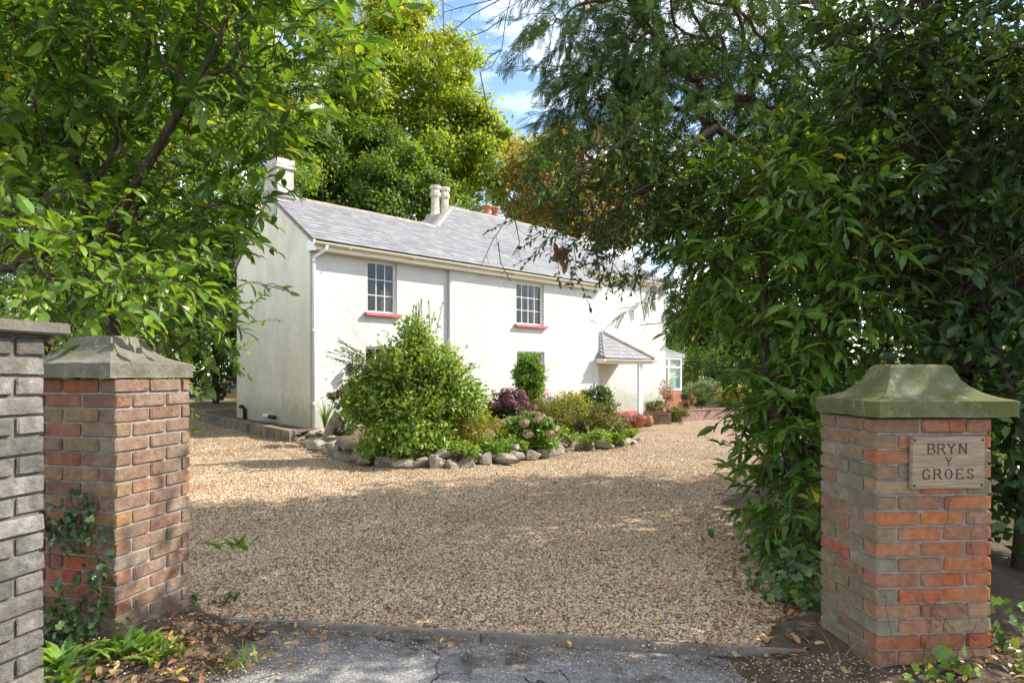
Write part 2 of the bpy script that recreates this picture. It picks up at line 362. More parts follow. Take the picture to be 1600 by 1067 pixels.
def leaf_frames(A, N):
    A = unit(A); S = np.cross(A, N); bad = np.linalg.norm(S, axis=1) < 1e-4; S[bad] = (1, 0, 0); S = unit(S); N = np.cross(S, A)
    return S, A, N
def leafmesh(name, P, A, N, L, Wd, mat, parent, tmpl=T_SMALL, rnd=None):
    n = len(P)
    if n == 0: return None
    S, A, N = leaf_frames(np.asarray(A, float), np.asarray(N, float)); TV, TF, mid = tmpl; k = len(TV)
    L = np.broadcast_to(np.asarray(L, float), (n,)); Wd = np.broadcast_to(np.asarray(Wd, float), (n,))
    V = P[:, None] + S[:, None]*(TV[None, :, 0:1]*Wd[:, None, None]) + A[:, None]*(TV[None, :, 1:2]*L[:, None, None]) + N[:, None]*(TV[None, :, 2:3]*L[:, None, None])
    F = (TF[None]+(np.arange(n)*k)[:, None, None]).reshape(-1, 3)
    if rnd is None: rnd = rng.random(n)
    return mk(name, V.reshape(-1, 3), [F], mat, parent, True, {'rnd': np.repeat(rnd, k), 'mid': np.tile(mid, n)})
LEAFME = {}
def leaf_objects(P, A, N, L, Wd, mat, parent, tmpl, key):
    """the leaves that show largest: one object each, sharing a mesh"""
    if key not in LEAFME:
        me = bpy.data.meshes.new('leaf'); me.from_pydata([tuple(v) for v in tmpl[0]], [], [tuple(f) for f in tmpl[1]])
        a = me.attributes.new('mid', 'FLOAT', 'POINT'); a.data.foreach_set('value', tmpl[2].astype(np.float32)); me.materials.append(mat); LEAFME[key] = me
    S, A, N = leaf_frames(np.asarray(A, float), np.asarray(N, float)); off = np.array(root_loc(parent)); me = LEAFME[key]
    for i in range(len(P)):
        o = bpy.data.objects.new('leaf', me); COL.objects.link(o); o.parent = parent
        s, a, nn, p = S[i]*Wd[i], A[i]*L[i], N[i]*L[i], P[i]-off
        o.matrix_basis = Matrix(((s[0], a[0], nn[0], p[0]), (s[1], a[1], nn[1], p[1]), (s[2], a[2], nn[2], p[2]), (0, 0, 0, 1)))
def split_near(P, n=300):
    d = np.linalg.norm(P-np.array([0, 0, EYE]), axis=1); px = 800+FPX*P[:, 0]/np.maximum(P[:, 1], .1); py = HOR-FPX*(P[:, 2]-EYE)/np.maximum(P[:, 1], .1)
    d = np.where((px > -10) & (px < 1610) & (py > -10) & (py < 1075) & (P[:, 1] > .3), d, d+1e3)
    o = np.argsort(d); return o[:n], o[n:]
def sample_blobs(blobs, n):
    """blobs: (x,y,z,rx,ry,rz[,weight]); points biased to the shells"""
    B = np.array([b[:6] for b in blobs], float); w = np.array([(b[6] if len(b) > 6 else 1)*b[3]*b[4]*b[5] for b in blobs])**.75
    i = rng.choice(len(B), n, p=w/w.sum()); r = rng.random(n)**.45
    return B[i, :3]+rvec(n)*r[:, None]*B[i, 3:6], B[i, :3]
def pxblob(px, py, Y, r, ry=None, rz=None, w=1):
    p = at(px, py, Y); return (p.x, p.y, p.z, r, ry or r, rz or r, w)
def skeleton(trunk, pts, sag=.06, wander=.12):
    """joins every point to the nearest branch: nodes, parent index, count"""
    nodes = [np.array(t, float) for t in trunk]; par = [-1]+list(range(len(trunk)-1)); plen = [0.]
    for i in range(1, len(nodes)): plen.append(plen[-1]+np.linalg.norm(nodes[i]-nodes[i-1]))
    base = np.array(trunk[-1]); arr = np.array(nodes)
    order = np.argsort(np.min(np.linalg.norm(pts[:, None]-arr[None], axis=2), axis=1)); tip = np.zeros(len(pts), int)
    NA = np.zeros((len(nodes)+2*len(pts), 3)); PL = np.zeros(len(NA)); k = len(nodes); NA[:k] = arr; PL[:k] = plen
    for q in order:
        p = pts[q]; d = np.linalg.norm(NA[:k]-p, axis=1); c = d+.25*PL[:k]; j = int(np.argmin(c))
        m = (NA[j]+p)/2+rng.normal(size=3)*wander*d[j]*.5; m[2] += sag*d[j]
        NA[k] = m; PL[k] = PL[j]+d[j]/2; par.append(j); NA[k+1] = p; PL[k+1] = PL[j]+d[j]; par.append(k); tip[q] = k+1; k += 2
    cnt = np.zeros(k); cnt[tip] = 1
    for i in range(k-1, 0, -1):
        cnt[par[i]] += cnt[i]
    return NA[:k], np.array(par), np.maximum(cnt, 1), tip
def tubes(nodes, par, rad, n=6):
    i = np.where(par >= 0)[0]; A = nodes[par[i]]; B = nodes[i]; D = unit(B-A); X = np.cross(D, np.array([.31, .52, .8])); X = unit(X); Y = np.cross(D, X)
    th = np.arange(n)*2*math.pi/n; ring = X[:, None]*np.cos(th)[None, :, None]+Y[:, None]*np.sin(th)[None, :, None]
    ra = np.minimum(rad[par[i]], rad[i]*1.6); V = np.concatenate([A[:, None]+ring*ra[:, None, None], B[:, None]+ring*rad[i][:, None, None]], axis=1).reshape(-1, 3)
    b = (np.arange(len(i))*2*n)[:, None]; k = np.arange(n)[None]; k2 = (k+1) % n
    F = np.stack([b+k, b+k2, b+n+k2, b+n+k], axis=2).reshape(-1, 4); return V, F
def twig_leaves(P0, D, Lt, nl, leafL, leafW, droop=.25, spread=.85, jitter=.35, upn=1.0):
    """alternate leaves along every twig"""
    n = len(P0); D = unit(D); up = np.array([0, 0, 1.]); S = np.cross(D, up); S[np.linalg.norm(S, axis=1) < 1e-3] = (1, 0, 0); S = unit(S)
    roll = rng.normal(size=n)*.6; U = np.cross(S, D); S = S*np.cos(roll)[:, None]+U*np.sin(roll)[:, None]
    PP, AA, NN, LL = [], [], [], []; ends = []
    for j in range(nl):
        t = (j+.6)/nl; p = P0+D*(Lt*t)[:, None]; p[:, 2] -= droop*Lt*t*t*.5
        sg = 1 if j % 2 else -1
        if j == nl-1: a = D+rng.normal(size=(n, 3))*.15
        else: a = D*(.35+.4*t)+S*sg*spread+rng.normal(size=(n, 3))*jitter
        a[:, 2] -= droop*(.5+rng.random(n)*.8)
        nn = up*upn+rng.normal(size=(n, 3))*.45+D*.2
        PP.append(p); AA.append(a); NN.append(nn); LL.append(leafL*(.5+.68*rng.random(n))*(1-.25*abs(t-.5)))
    P = np.concatenate(PP); L = np.concatenate(LL)
    return P, np.concatenate(AA), np.concatenate(NN), L, L*leafW*(.85+.3*rng.random(len(L)))
def leafy_tree(name, label, cat, trunk, blobs, ntw, Lt, nl, leafL, leafW, ramp, mkey, tmpl=T_LAUREL, singles=300, group=None, r0=.006, bark=None, droop=.25, trans=.38, rough=.35, outw=.8, shift=0, vein=True, twr=.004, updir=.25, upn=1., tint=(1.5, 1.35, .45), spec=.45, spread=.85):
    th = thing(name, trunk[0], label, cat, group)
    pts, cen = sample_blobs(blobs, ntw); nodes, par, cnt, tip = skeleton(trunk, pts)
    rad = r0*cnt**.5; V, F = tubes(nodes, par, rad, 7); mk('trunk', V, [F], bark or M_bark, th, True)
    inc = nodes[tip]-nodes[par[par[tip]]]
    D = unit(inc)*.6+unit(pts-cen)*outw+rng.normal(size=(ntw, 3))*.45; D[:, 2] += updir; D = unit(D)
    Ltw = Lt*(.7+.6*rng.random(ntw))
    # twig stems
    e = pts+D*Ltw[:, None]; e[:, 2] -= droop*Ltw*.5; m = pts+D*(Ltw*.5)[:, None]; m[:, 2] -= droop*Ltw*.125
    nd = np.concatenate([pts, m, e]); pr = np.concatenate([np.full(ntw, -1), np.arange(ntw), np.arange(ntw)+ntw])
    V, F = tubes(nd, pr, np.full(len(nd), twr), 4); mk('twigs', V, [F], M_twig, th)['kind'] = 'stuff'
    P, A, N, L, Wd = twig_leaves(pts, D, Ltw, nl, leafL, leafW, droop, spread=spread, upn=upn)
    rn = np.clip(rng.random(len(P))*.9+.05+shift+np.tile(rng.normal(size=ntw)*.12, nl), 0, .955); rn[rng.random(len(P)) < .006] = 1.0
    ma = LM(mkey, ramp, trans=trans, rough=rough, vein=vein, tint=tint, spec=spec)
    if singles:
        a, b = split_near(P, singles)
        mo = LM(mkey+'_single', ramp, trans=trans, rough=rough, src='object', vein=vein, tint=tint, spec=spec)
        leaf_objects(P[a], A[a], N[a], L[a], Wd[a], mo, th, tmpl, mkey)
        if len(b): leafmesh('foliage', P[b], A[b], N[b], L[b], Wd[b], ma, th, tmpl, rn[b])['kind'] = 'stuff'
    else:
        leafmesh('foliage', P, A, N, L, Wd, ma, th, tmpl, rn)['kind'] = 'stuff'
    return th
def clump_leaves(cen, out, rc, per, leafL, leafW, flat=.7):
    n = len(cen); C = np.repeat(cen, per, 0); O = np.repeat(out, per, 0); rr = np.repeat(np.broadcast_to(rc, (n,)), per)
    off = rvec(n*per); off[:, 2] *= flat; q = rng.random(n*per)**.5*(1+.8*(rng.random(n*per) < .12))
    P = C+off*(rr*q)[:, None]
    N = unit(off*1.1+O*.5+np.array([0, 0, .5])+rng.normal(size=P.shape)*.4); A = rng.normal(size=P.shape)+O*.3; A[:, 2] -= .4
    L = leafL*(.6+.8*rng.random(len(P))); return P, A, N, L, L*leafW
def crown_tree(name, label, cat, base, blobs, ncl, rc, per, leafL, ramp, mkey, trunk_top=None, group=None, r0=.02, bark=None, trans=.5, hgrad=None, wide=.65, tint=(2.1, 1.75, .4)):
    base = Vector(base); th = thing(name, base, label, cat, group)
    top = Vector(trunk_top) if trunk_top else Vector((base.x, base.y, max(b[2] for b in blobs)))
    trunk = [base.lerp(top, k/5)+Vector((R.uniform(-.1, .1), R.uniform(-.1, .1), 0))*(1 if 0 < k else 0) for k in range(6)]
    lobes, lc = sample_blobs(blobs, max(8, ncl//8)); k_ = rng.integers(0, len(lobes), ncl); lr = rc*(.8+1.1*rng.random(len(lobes)))
    dv = rvec(ncl); dv = unit(dv+.5*unit(lobes-lc)[k_]+np.array([0, 0, .25])); pts = lobes[k_]+dv*(lr[k_]*(.55+.5*rng.random(ncl)))[:, None]; cen = lobes[k_]
    nodes, par, cnt, tip = skeleton([tuple(t) for t in trunk], pts, .08, .2)
    V, F = tubes(nodes, par, r0*cnt**.5, 6); mk('trunk', V, [F], bark or M_bark, th, True)
    out = unit(pts-cen); rcs = rc*(.4+.6*rng.random(ncl))
    P, A, N, L, Wd = clump_leaves(pts, out, rcs, per, leafL, wide)
    rn = np.clip(rng.random(len(P))*.75+.12+np.repeat(rng.normal(size=ncl)*.17, per), 0, 1)
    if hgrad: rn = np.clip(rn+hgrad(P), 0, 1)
    leafmesh('crown', P, A, N, L, Wd, LM(mkey, ramp, trans=trans, rough=.5, tint=tint), th, T_SMALL, rn)
    return th
def bush(name, label, cat, x, y, rx, ry, h, n, leafL, ramp, mkey, wide=.55, z=None, group=None, tmpl=T_SMALL, lumps=9, up=.3, blobs=None, flowers=None, trans=.38, base=.0, stems=7, lean=(0, 0), clump=.3):
    z = float(g(x, y)) if z is None else z
    th = thing(name, (x, y, z), label, cat, group); c = np.array([x+lean[0], y+lean[1], z+base+(h-base)*.5]); rz = (h-base)*.5
    bl = [(c[0], c[1], c[2], rx*.8, ry*.8, rz*.85, 1)]
    for k in range(lumps):
        d = rvec(1)[0]; d[2] = d[2]*.8+.15; q = .62
        bl.append((c[0]+d[0]*rx*q, c[1]+d[1]*ry*q, c[2]+d[2]*rz*q, rx*.42, ry*.42, rz*.42, 1.3))
    if blobs: bl = [(x+q[0], y+q[1], z+q[2], *q[3:]) for q in blobs]
    ncl = max(20, n//36); pts, cen = sample_blobs(bl, ncl); pts[:, 2] = np.maximum(pts[:, 2], z+.05)
    nodes, par, cnt, tip = skeleton([(x, y, z-.05), (x, y, z+.15*h), (x+lean[0]*.4, y+lean[1]*.4, z+.35*h)], pts[:120], .05)
    V, F = tubes(nodes, par, .0035*cnt**.5+.001, 5); mk('stem', V, [F], M_twig, th, True)
    out = unit(pts-c); P, A, N, L, Wd = clump_leaves(pts, out, clump*min(rx, ry, max(rz, .2))*(.7+.6*rng.random(ncl)), 36, leafL, wide, .8)
    A = A+out.repeat(36, 0)*.4; A[:, 2] += up; P[:, 2] = np.maximum(P[:, 2], z+.02)
    rn = np.clip(rng.random(len(P))*.75+.12+np.repeat(rng.normal(size=ncl)*.15, 36), 0, 1)
    leafmesh('foliage', P, A, N, L, Wd, LM(mkey, ramp, trans=trans, rough=.45), th, tmpl, rn)
    if flowers:
        nf, fr, framp, fkey, where = flowers
        for i in range(nf):
            d = rvec(1)[0]; d[2] = abs(d[2])*.8+.1; d[1] = -abs(d[1]) if rng.random() < .75 else d[1]; d /= np.linalg.norm(d)
            fc = c+d*np.array([rx, ry, rz])*.98; fc[2] = max(fc[2], z+where*h)
            m = 110; o = rvec(m); pp = fc+o*fr*np.array([1, 1, .75])*(.85+.25*rng.random(m))[:, None]
            tng = np.cross(o, rvec(m)); leafmesh('flower_head', pp, tng, o, fr*.42, fr*.4, LM(fkey, framp, trans=.25, rough=.7, tint=(1.1, 1, 1)), th, T_SMALL, np.clip(rng.random(m)*.6+rng.random()*.4, 0, 1))
    return th
# ================================================================== GROUND
def in_poly(X, Y, poly):
    ins = np.zeros(X.shape, bool); n = len(poly)
    for i in range(n):
        x1, y1 = poly[i]; x2, y2 = poly[(i+1) % n]
        c = ((y1 > Y) != (y2 > Y)) & (X < (x2-x1)*(Y-y1)/((y2-y1) or 1e-9)+x1); ins ^= c
    return ins
def poly_dist(X, Y, poly):
    D = np.full(X.shape, 1e9); n = len(poly)
    for i in range(n):
        a = np.array(poly[i]); b = np.array(poly[(i+1) % n]); ab = b-a; t = np.clip(((X-a[0])*ab[0]+(Y-a[1])*ab[1])/(ab@ab), 0, 1)
        D = np.minimum(D, np.hypot(X-a[0]-t*ab[0], Y-a[1]-t*ab[1]))
    return D
def sheet(name, xs, ys, zf, mat, poly=None, kind='structure', parent=None):
    X, Y = np.meshgrid(xs, ys, indexing='ij'); Z = zf(X, Y); nx, ny = X.shape
    V = np.stack([X, Y, Z], 2).reshape(-1, 3); i = np.arange(nx*ny).reshape(nx, ny)
    F = np.stack([i[:-1, :-1], i[1:, :-1], i[1:, 1:], i[:-1, 1:]], 2).reshape(-1, 4)
    if poly is not None:
        cx = (X[:-1, :-1]+X[1:, 1:])/2; cy = (Y[:-1, :-1]+Y[1:, 1:])/2; F = F[in_poly(cx, cy, poly).ravel()]
        used = np.zeros(len(V), bool); used[F.ravel()] = True; mp = np.cumsum(used)-1; V = V[used]; F = mp[F]
    o = mk(name, V, [F], mat, parent, True)
    if kind: o['kind'] = kind
    return o
ax = np.concatenate([[-300, -120, -60, -40, -28], np.linspace(-22, 22, 89), [28, 40, 60, 120, 300]])
ay = np.concatenate([[-200, -60, -20, -8, -2], np.linspace(0, 34, 80), [40, 50, 70, 120, 400]])
sheet('ground', ax, ay, lambda x, y: g(x, y)-.035, ground_mat())
KA, KB = Vector((-1.93, 3.60, 0)), Vector((1.60, 3.13, 0))          # kerb line between the pillars
kd = (KB-KA).normalized()
GPOLY = [(-1.95, 3.62), (1.62, 3.15), (1.62, 3.6), (2.0, 4.8), (2.9, 7.4), (4.6, 11.5), (7.4, 16.5), (12, 22), (14, 27), (9, 27.5), (7, 25.2), (5.8, 25), (2, 22), (-4, 14.8), (-6, 16), (-8, 20), (-5, 24), (-8, 33), (-16, 33), (-14, 22), (-8, 12), (-4.2, 7), (-2.4, 4.6)]
sheet('gravel_drive', np.linspace(-16, 14, 401), np.linspace(3.1, 33, 400), gg, M_gravel, GPOLY)
sheet('tarmac_apron', np.linspace(-6, 6, 121), np.linspace(-6, 4.3, 260), lambda x, y: -.028+.004*np.sin(x*3)*np.sin(y*2.6), M_tarmac, [(-6, -6), (6, -6), (6, 2.65), (1.7, 3.17), (-1.95, 3.65), (-6, 4.2)])
th = tag(bpy.data.objects.new('kerb', None), kind='structure'); COL.objects.link(th); th.location = KA
nk = 4; seg = (KB-KA).length/nk
for i in range(nk):
    a = KA+kd*(i*seg+.004); b = KA+kd*((i+1)*seg-.004); nrm = Vector((-kd.y, kd.x, 0)); m = MB(); dz = R.uniform(-.004, .004)
    m.box(a-nrm*.028+Vector((0, 0, -.1+dz)), b-a, nrm*.045, Vector((0, 0, .122))); m.build('kerb_stone', M_kerb, th, bevel=.008)
# ================================================================== HOUSE
P0 = Vector((-4.643, 14.3, 0)); UU = Vector((.7324, .6809, 0)); VV = Vector((-.6809, .7324, 0)); ZZ = Vector((0, 0, 1))
def H(s, d, z): return P0+UU*s+VV*d+ZZ*z
HE = 4.62; PIT = .612; RD1 = 2.45; RD2 = 5.1
house = thing('cottage', (P0.x, P0.y, 0), 'white rendered cottage with grey slate roof behind the flower bed', 'house')
def wall_panel(m, o, u, n, w, z0, z1, holes, rev=.16):
    """rectangle with openings; n points outward, reveals go inward"""
    us = sorted({0, w, *[h[0] for h in holes], *[h[1] for h in holes]}); zs = sorted({z0, z1, *[h[2] for h in holes], *[h[3] for h in holes]})
    P = lambda s, z, q=0: o+u*s+ZZ*z-n*q
    for i in range(len(us)-1):
        for j in range(len(zs)-1):
            cs = (us[i]+us[i+1])/2; cz = (zs[j]+zs[j+1])/2
            if any(h[0] < cs < h[1] and h[2] < cz < h[3] for h in holes): continue
            m.quad(P(us[i], zs[j]), P(us[i+1], zs[j]), P(us[i+1], zs[j+1]), P(us[i], zs[j+1]))
    for a, b, c, d in holes:
        m.quad(P(a, c), P(a, d), P(a, d, rev), P(a, c, rev)); m.quad(P(b, c), P(b, c, rev), P(b, d, rev), P(b, d))
        m.quad(P(a, d), P(b, d), P(b, d, rev), P(a, d, rev)); m.quad(P(a, c), P(a, c, rev), P(b, c, rev), P(b, c))
WIN = [(1.50, 2.36, 2.97, 4.28), (6.52, 7.72, 2.95, 4.25), (1.45, 2.4, .85, 2.12), (6.55, 7.75, .85, 2.13)]
STEP = 4.0
m = MB(); wall_panel(m, H(0, .09, 0), UU, -VV, STEP, -.6, HE+.03, [h for h in WIN if h[1] < STEP])
m.build('front_wall', M_wall, house)
m = MB(); wall_panel(m, H(STEP, 0, 0), UU, -VV, 10.43-STEP, -.6, HE-.02, [(a-STEP, b-STEP, c, d) for a, b, c, d in WIN if a > STEP])
m.quad(H(STEP, .0, -.6), H(STEP, 0, HE), H(STEP, .2, HE), H(STEP, .2, -.6))
m.quad(H(10.43, 0, -.6), H(10.43, 1.3, -.6), H(10.43, 1.3, HE+.75), H(10.43, 0, HE-.02))
m.build('front_wall', M_wall, house)
m = MB(); m.add([H(0, .09, -.6), H(0, .09, HE+.03), H(0, RD1, HE+PIT*RD1-.03), H(0, 4.9, HE), H(0, 4.9, -.6)], [[0, 1, 2, 3, 4]]); m.build('gable_wall', M_gable, house)
m = MB(); wall_panel(m, H(10.43, 1.245, 0), UU, -VV, 6.07, -.05, HE+.72, []); m.build('side_wing_wall', M_wall, house)
m = MB(); m.box(H(10.45, 1.215, -.8), UU*6.07, VV*.1, ZZ*.77); m.build('plinth', M_pink, house)
m = MB(); m.quad(H(16.5, 1.245, -.8), H(16.5, 10, -.8), H(16.5, 10, HE), H(16.5, 1.245, HE+.72)); m.quad(H(16.5, 10, -.8), H(2.85, 10, -.8), H(2.85, 10, HE), H(16.5, 10, HE))
m.quad(H(2.85, 10, -.8), H(2.85, 4.9, -.8), H(2.85, 4.9, HE), H(2.85, 10, HE)); m.quad(H(2.85, 4.9, -.8), H(0, 4.9, -.8), H(0, 4.9, HE), H(2.85, 4.9, HE)); m.build('rear_wall', M_wall, house)
m = MB(); m.quad(H(.02, 1.6, -.5), H(10.4, 1.6, -.5), H(10.4, 1.6, HE), H(.02, 1.6, HE)); m.quad(H(.02, .1, 2.5), H(10.4, .1, 2.5), H(10.4, 1.6, 2.5), H(.02, 1.6, 2.5)); m.quad(H(3.2, .15, 0), H(3.2, 1.6, 0), H(3.2, 1.6, HE), H(3.2, .15, HE)); m.build('room_partition', M_room, house)
# roof decks
def RZ(d): return HE+PIT*d
EO = -.16
m = MB()
m.add([H(-.05, EO, RZ(EO)), H(10.5, EO, RZ(EO)), H(10.5, 1.08, RZ(1.08)), H(16.75, 1.08, RZ(1.08)), H(14.0, RD2, RZ(RD2)), H(7.93, RD2, RZ(RD2)), H(5.28, RD1, RZ(RD1)), H(-.05, RD1, RZ(RD1))], [[0, 1, 2, 7], [2, 3, 4, 5], [2, 5, 6], [2, 6, 7]])
m.add([H(5.28, RD1, RZ(RD1)), H(7.93, RD2, RZ(RD2)), H(2.75, 10.3, HE-.05), H(2.83, 4.9, HE)], [[0, 1, 2], [0, 2, 3]])
m.add([H(-.05, RD1, RZ(RD1)), H(5.28, RD1, RZ(RD1)), H(2.7, 5.05, HE-.08), H(-.05, 5.05, HE-.08)], [[0, 1, 2, 3]])
m.add([H(7.93, RD2, RZ(RD2)), H(14, RD2, RZ(RD2)), H(16.75, 10.3, HE-.05), H(2.75, 10.3, HE-.05)], [[0, 1, 2, 3]])
m.add([H(14, RD2, RZ(RD2)), H(16.75, 1.08, RZ(1.08)), H(16.75, 10.3, HE-.05)], [[0, 1, 2]])
roof = m.build('roof', M_lead, house)
# slates
def slate_mesh(k):
    bm = bmesh.new(); v = []
    w, l, t = .5, .33, .008; j = lambda: R.uniform(-.012, .012)
    pts = [(-w, j()*.6, 0), (w, j()*.6, 0), (w, l, 0), (-w, l, 0)]
    a = [bm.verts.new((x, y, 0)) for x, y, _ in pts]; b = [bm.verts.new((x, y, t)) for x, y, _ in pts]
    bm.faces.new(b)
    for i in range(4): bm.faces.new([a[i], a[(i+1) % 4], b[(i+1) % 4], b[i]])
    me = bpy.data.meshes.new('slate'); bm.to_mesh(me); bm.free(); me.materials.append(M_slate); return me
SLM = [slate_mesh(i) for i in range(4)]
SW = Vector(VV*math.cos(math.atan(PIT))+ZZ*math.sin(math.atan(PIT))); SN = UU.cross(SW).normalized()
ca = math.cos(math.atan(PIT)); rows = []
EXP = .225; w0 = .29; row = 0; wd = EO/ca
while wd*ca < RD2-.06:
    d = wd*ca
    x0 = -.06 if d < RD1 else 2.83+d; x1 = 10.52 if d < 1.08 else 16.75-(d-1.08)*.685
    x = x0-(w0*.5 if row % 2 else 0); 
    while x < x1-.02:
        a = max(x, x0); b = min(x+w0, x1)
        if b-a > .03: rows.append(((a+b)/2, wd, b-a-.003, row))
        x += w0
    wd += EXP; row += 1
slates = []
for (s, wd, wid, rw) in rows:
    o_ = H(s, 0, HE)+SW*(wd-.02+R.uniform(-.007, .007))+SN*(.012+R.uniform(0, .005))
    ang = -.03+R.uniform(-.004, .004); rot = R.uniform(-.006, .006)
    M = Matrix(((UU.x, SW.x, SN.x, 0), (UU.y, SW.y, SN.y, 0), (UU.z, SW.z, SN.z, 0), (0, 0, 0, 1)))
    M = Matrix.Translation(o_+SN*.012) @ M @ Matrix.Rotation(ang, 4, 'X') @ Matrix.Rotation(rot, 4, 'Z') @ Matrix.Diagonal((wid, 1, 1, 1))
    slates.append(((o_-Vector((0, 0, EYE))).length, M))
slates.sort(key=lambda t: t[0])
for k, (dd, M) in enumerate(slates[:300]): obj('slate', SLM[k % 4], roof, M)
V = []; F = []; rn = []
base = [np.array([v.co[:] for v in me.vertices]) for me in SLM]; bf = [[list(p.vertices) for p in me.polygons] for me in SLM]
for k, (dd, M) in enumerate(slates[300:]):
    Mn = np.array(M); vv = base[k % 4]@Mn[:3, :3].T+Mn[:3, 3]; F += [[i+len(V)*8 for i in f] for f in bf[k % 4]]; V.append(vv); rn.append(np.full(8, R.random()))
o = mk('slates', np.concatenate(V), [np.array(F)], M_slate_far, roof, False, {'rnd': np.concatenate(rn)}); o['kind'] = 'stuff'
# ridge and hip tiles
def ridge_run(a, b, side, ln=.46, w=.13, drop=.075):
    d = b-a; n = max(1, round(d.length/ln)); st = d/n; sd = side.normalized()
    for i in range(n):
        m = MB(); p = a+st*i; dz = ZZ*R.uniform(-.006, .01); q = p+st*.985
        prof = [(-w, -drop), (-w*.45, .012), (0, .04), (w*.45, .012), (w, -drop)]
        vs = [p+sd*x+ZZ*z+dz for x, z in prof]+[q+sd*x+ZZ*z+dz*.3 for x, z in prof]+[p+sd*x*.92+ZZ*(z-.022)+dz for x, z in prof]+[q+sd*x*.92+ZZ*(z-.022) for x, z in prof]
        fs = [[k, k+1, k+6, k+5] for k in range(4)]+[[10+k+1, 10+k, 15+k, 16+k] for k in range(4)]+[[k+1, k, 10+k, 11+k] for k in range(4)]+[[5+k, 6+k, 16+k, 15+k] for k in range(4)]
        m.add(vs, fs).build('ridge_tile', M_ridge, roof)
ridge_run(H(.46, RD1, RZ(RD1)+.03), H(5.28, RD1, RZ(RD1)+.03), VV)
ridge_run(H(5.28, RD1, RZ(RD1)+.03), H(7.93, RD2, RZ(RD2)+.03), (UU-VV))
ridge_run(H(7.93, RD2, RZ(RD2)+.03), H(14, RD2, RZ(RD2)+.03), VV)
ridge_run(H(14, RD2, RZ(RD2)+.03), H(16.8, 1.05, RZ(1.05)+.03), (UU+VV*.7))
# verge mortar edge on the gable
m = MB(); m.box(H(-.045, EO, RZ(EO)-.09), UU*.06, VV*(RD1-EO)+ZZ*(RZ(RD1)-RZ(EO)), ZZ*.08); m.box(H(-.045, RD1, RZ(RD1)-.09), UU*.06, VV*2.6-ZZ*2.6*PIT, ZZ*.08); m.build('verge', M_ridge, roof)
# fascia, soffit, gutters, downpipe
def gutter(a, b, out, parent=house):
    d = b-a; n = 8; r = .062; m = MB(); vs = []
    for p in (a, b):
        for rr in (r, r-.008):
            for k in range(n+1):
                t = math.pi*k/n; vs.append(p+out*(-math.cos(t)*rr)+ZZ*(-math.sin(t)*rr))
    fs = []
    for k in range(n): fs += [[k, k+1, 2*(n+1)+k+1, 2*(n+1)+k], [n+1+k+1, n+1+k, 3*(n+1)+k, 3*(n+1)+k+1], [k+1, k, n+1+k, n+2+k], [2*(n+1)+k, 2*(n+1)+k+1, 3*(n+1)+k+1, 3*(n+1)+k]]
    m.add(vs, fs)
    L = d.length; k = .9
    while k < L:
        p = a+d.normalized()*k; q = d.normalized()*.03
        m.box(p-out*.068-ZZ*.075, q, out*.134, ZZ*.012); k += 1.8
    return m.build('gutter', M_cream, parent)
m = MB(); m.box(H(-.03, EO+.02, RZ(EO)-.215), UU*10.5, VV*.025, ZZ*.17); m.box(H(-.03, EO+.045, RZ(EO)-.215), UU*10.5, VV*.2, ZZ*.02); m.build('fascia', M_cream, house)
m = MB(); m.box(H(-.04, EO-.02, RZ(EO)-.24), UU*.05, VV*.36, ZZ*.25); m.build('eaves_box', M_white, house)
gutter(H(-.05, EO-.05, RZ(EO)-.05), H(10.6, EO-.05, RZ(EO)-.05), -VV)
m = MB(); m.box(H(10.5, 1.11, RZ(1.08)-.2), UU*6.2, VV*.025, ZZ*.17); m.box(H(10.5, 1.135, RZ(1.08)-.2), UU*6.2, VV*.15, ZZ*.02); m.build('fascia', M_cream, house)
gutter(H(10.5, 1.04, RZ(1.08)-.05), H(16.75, 1.04, RZ(1.08)-.05), -VV)
m = MB(); m.tube([H(.28, EO-.05, 4.42), H(.25, EO-.05, 4.33), H(.09, .02, 4.18), H(.07, .04, 4.05), H(.07, .04, .02)], .036, 10); 
for z in (4.03, 2.4, .7): m.tube([H(.07, .04, z), H(.07, .04, z+.07)], .044, 10)
m.build('downpipe', M_white, house, True)
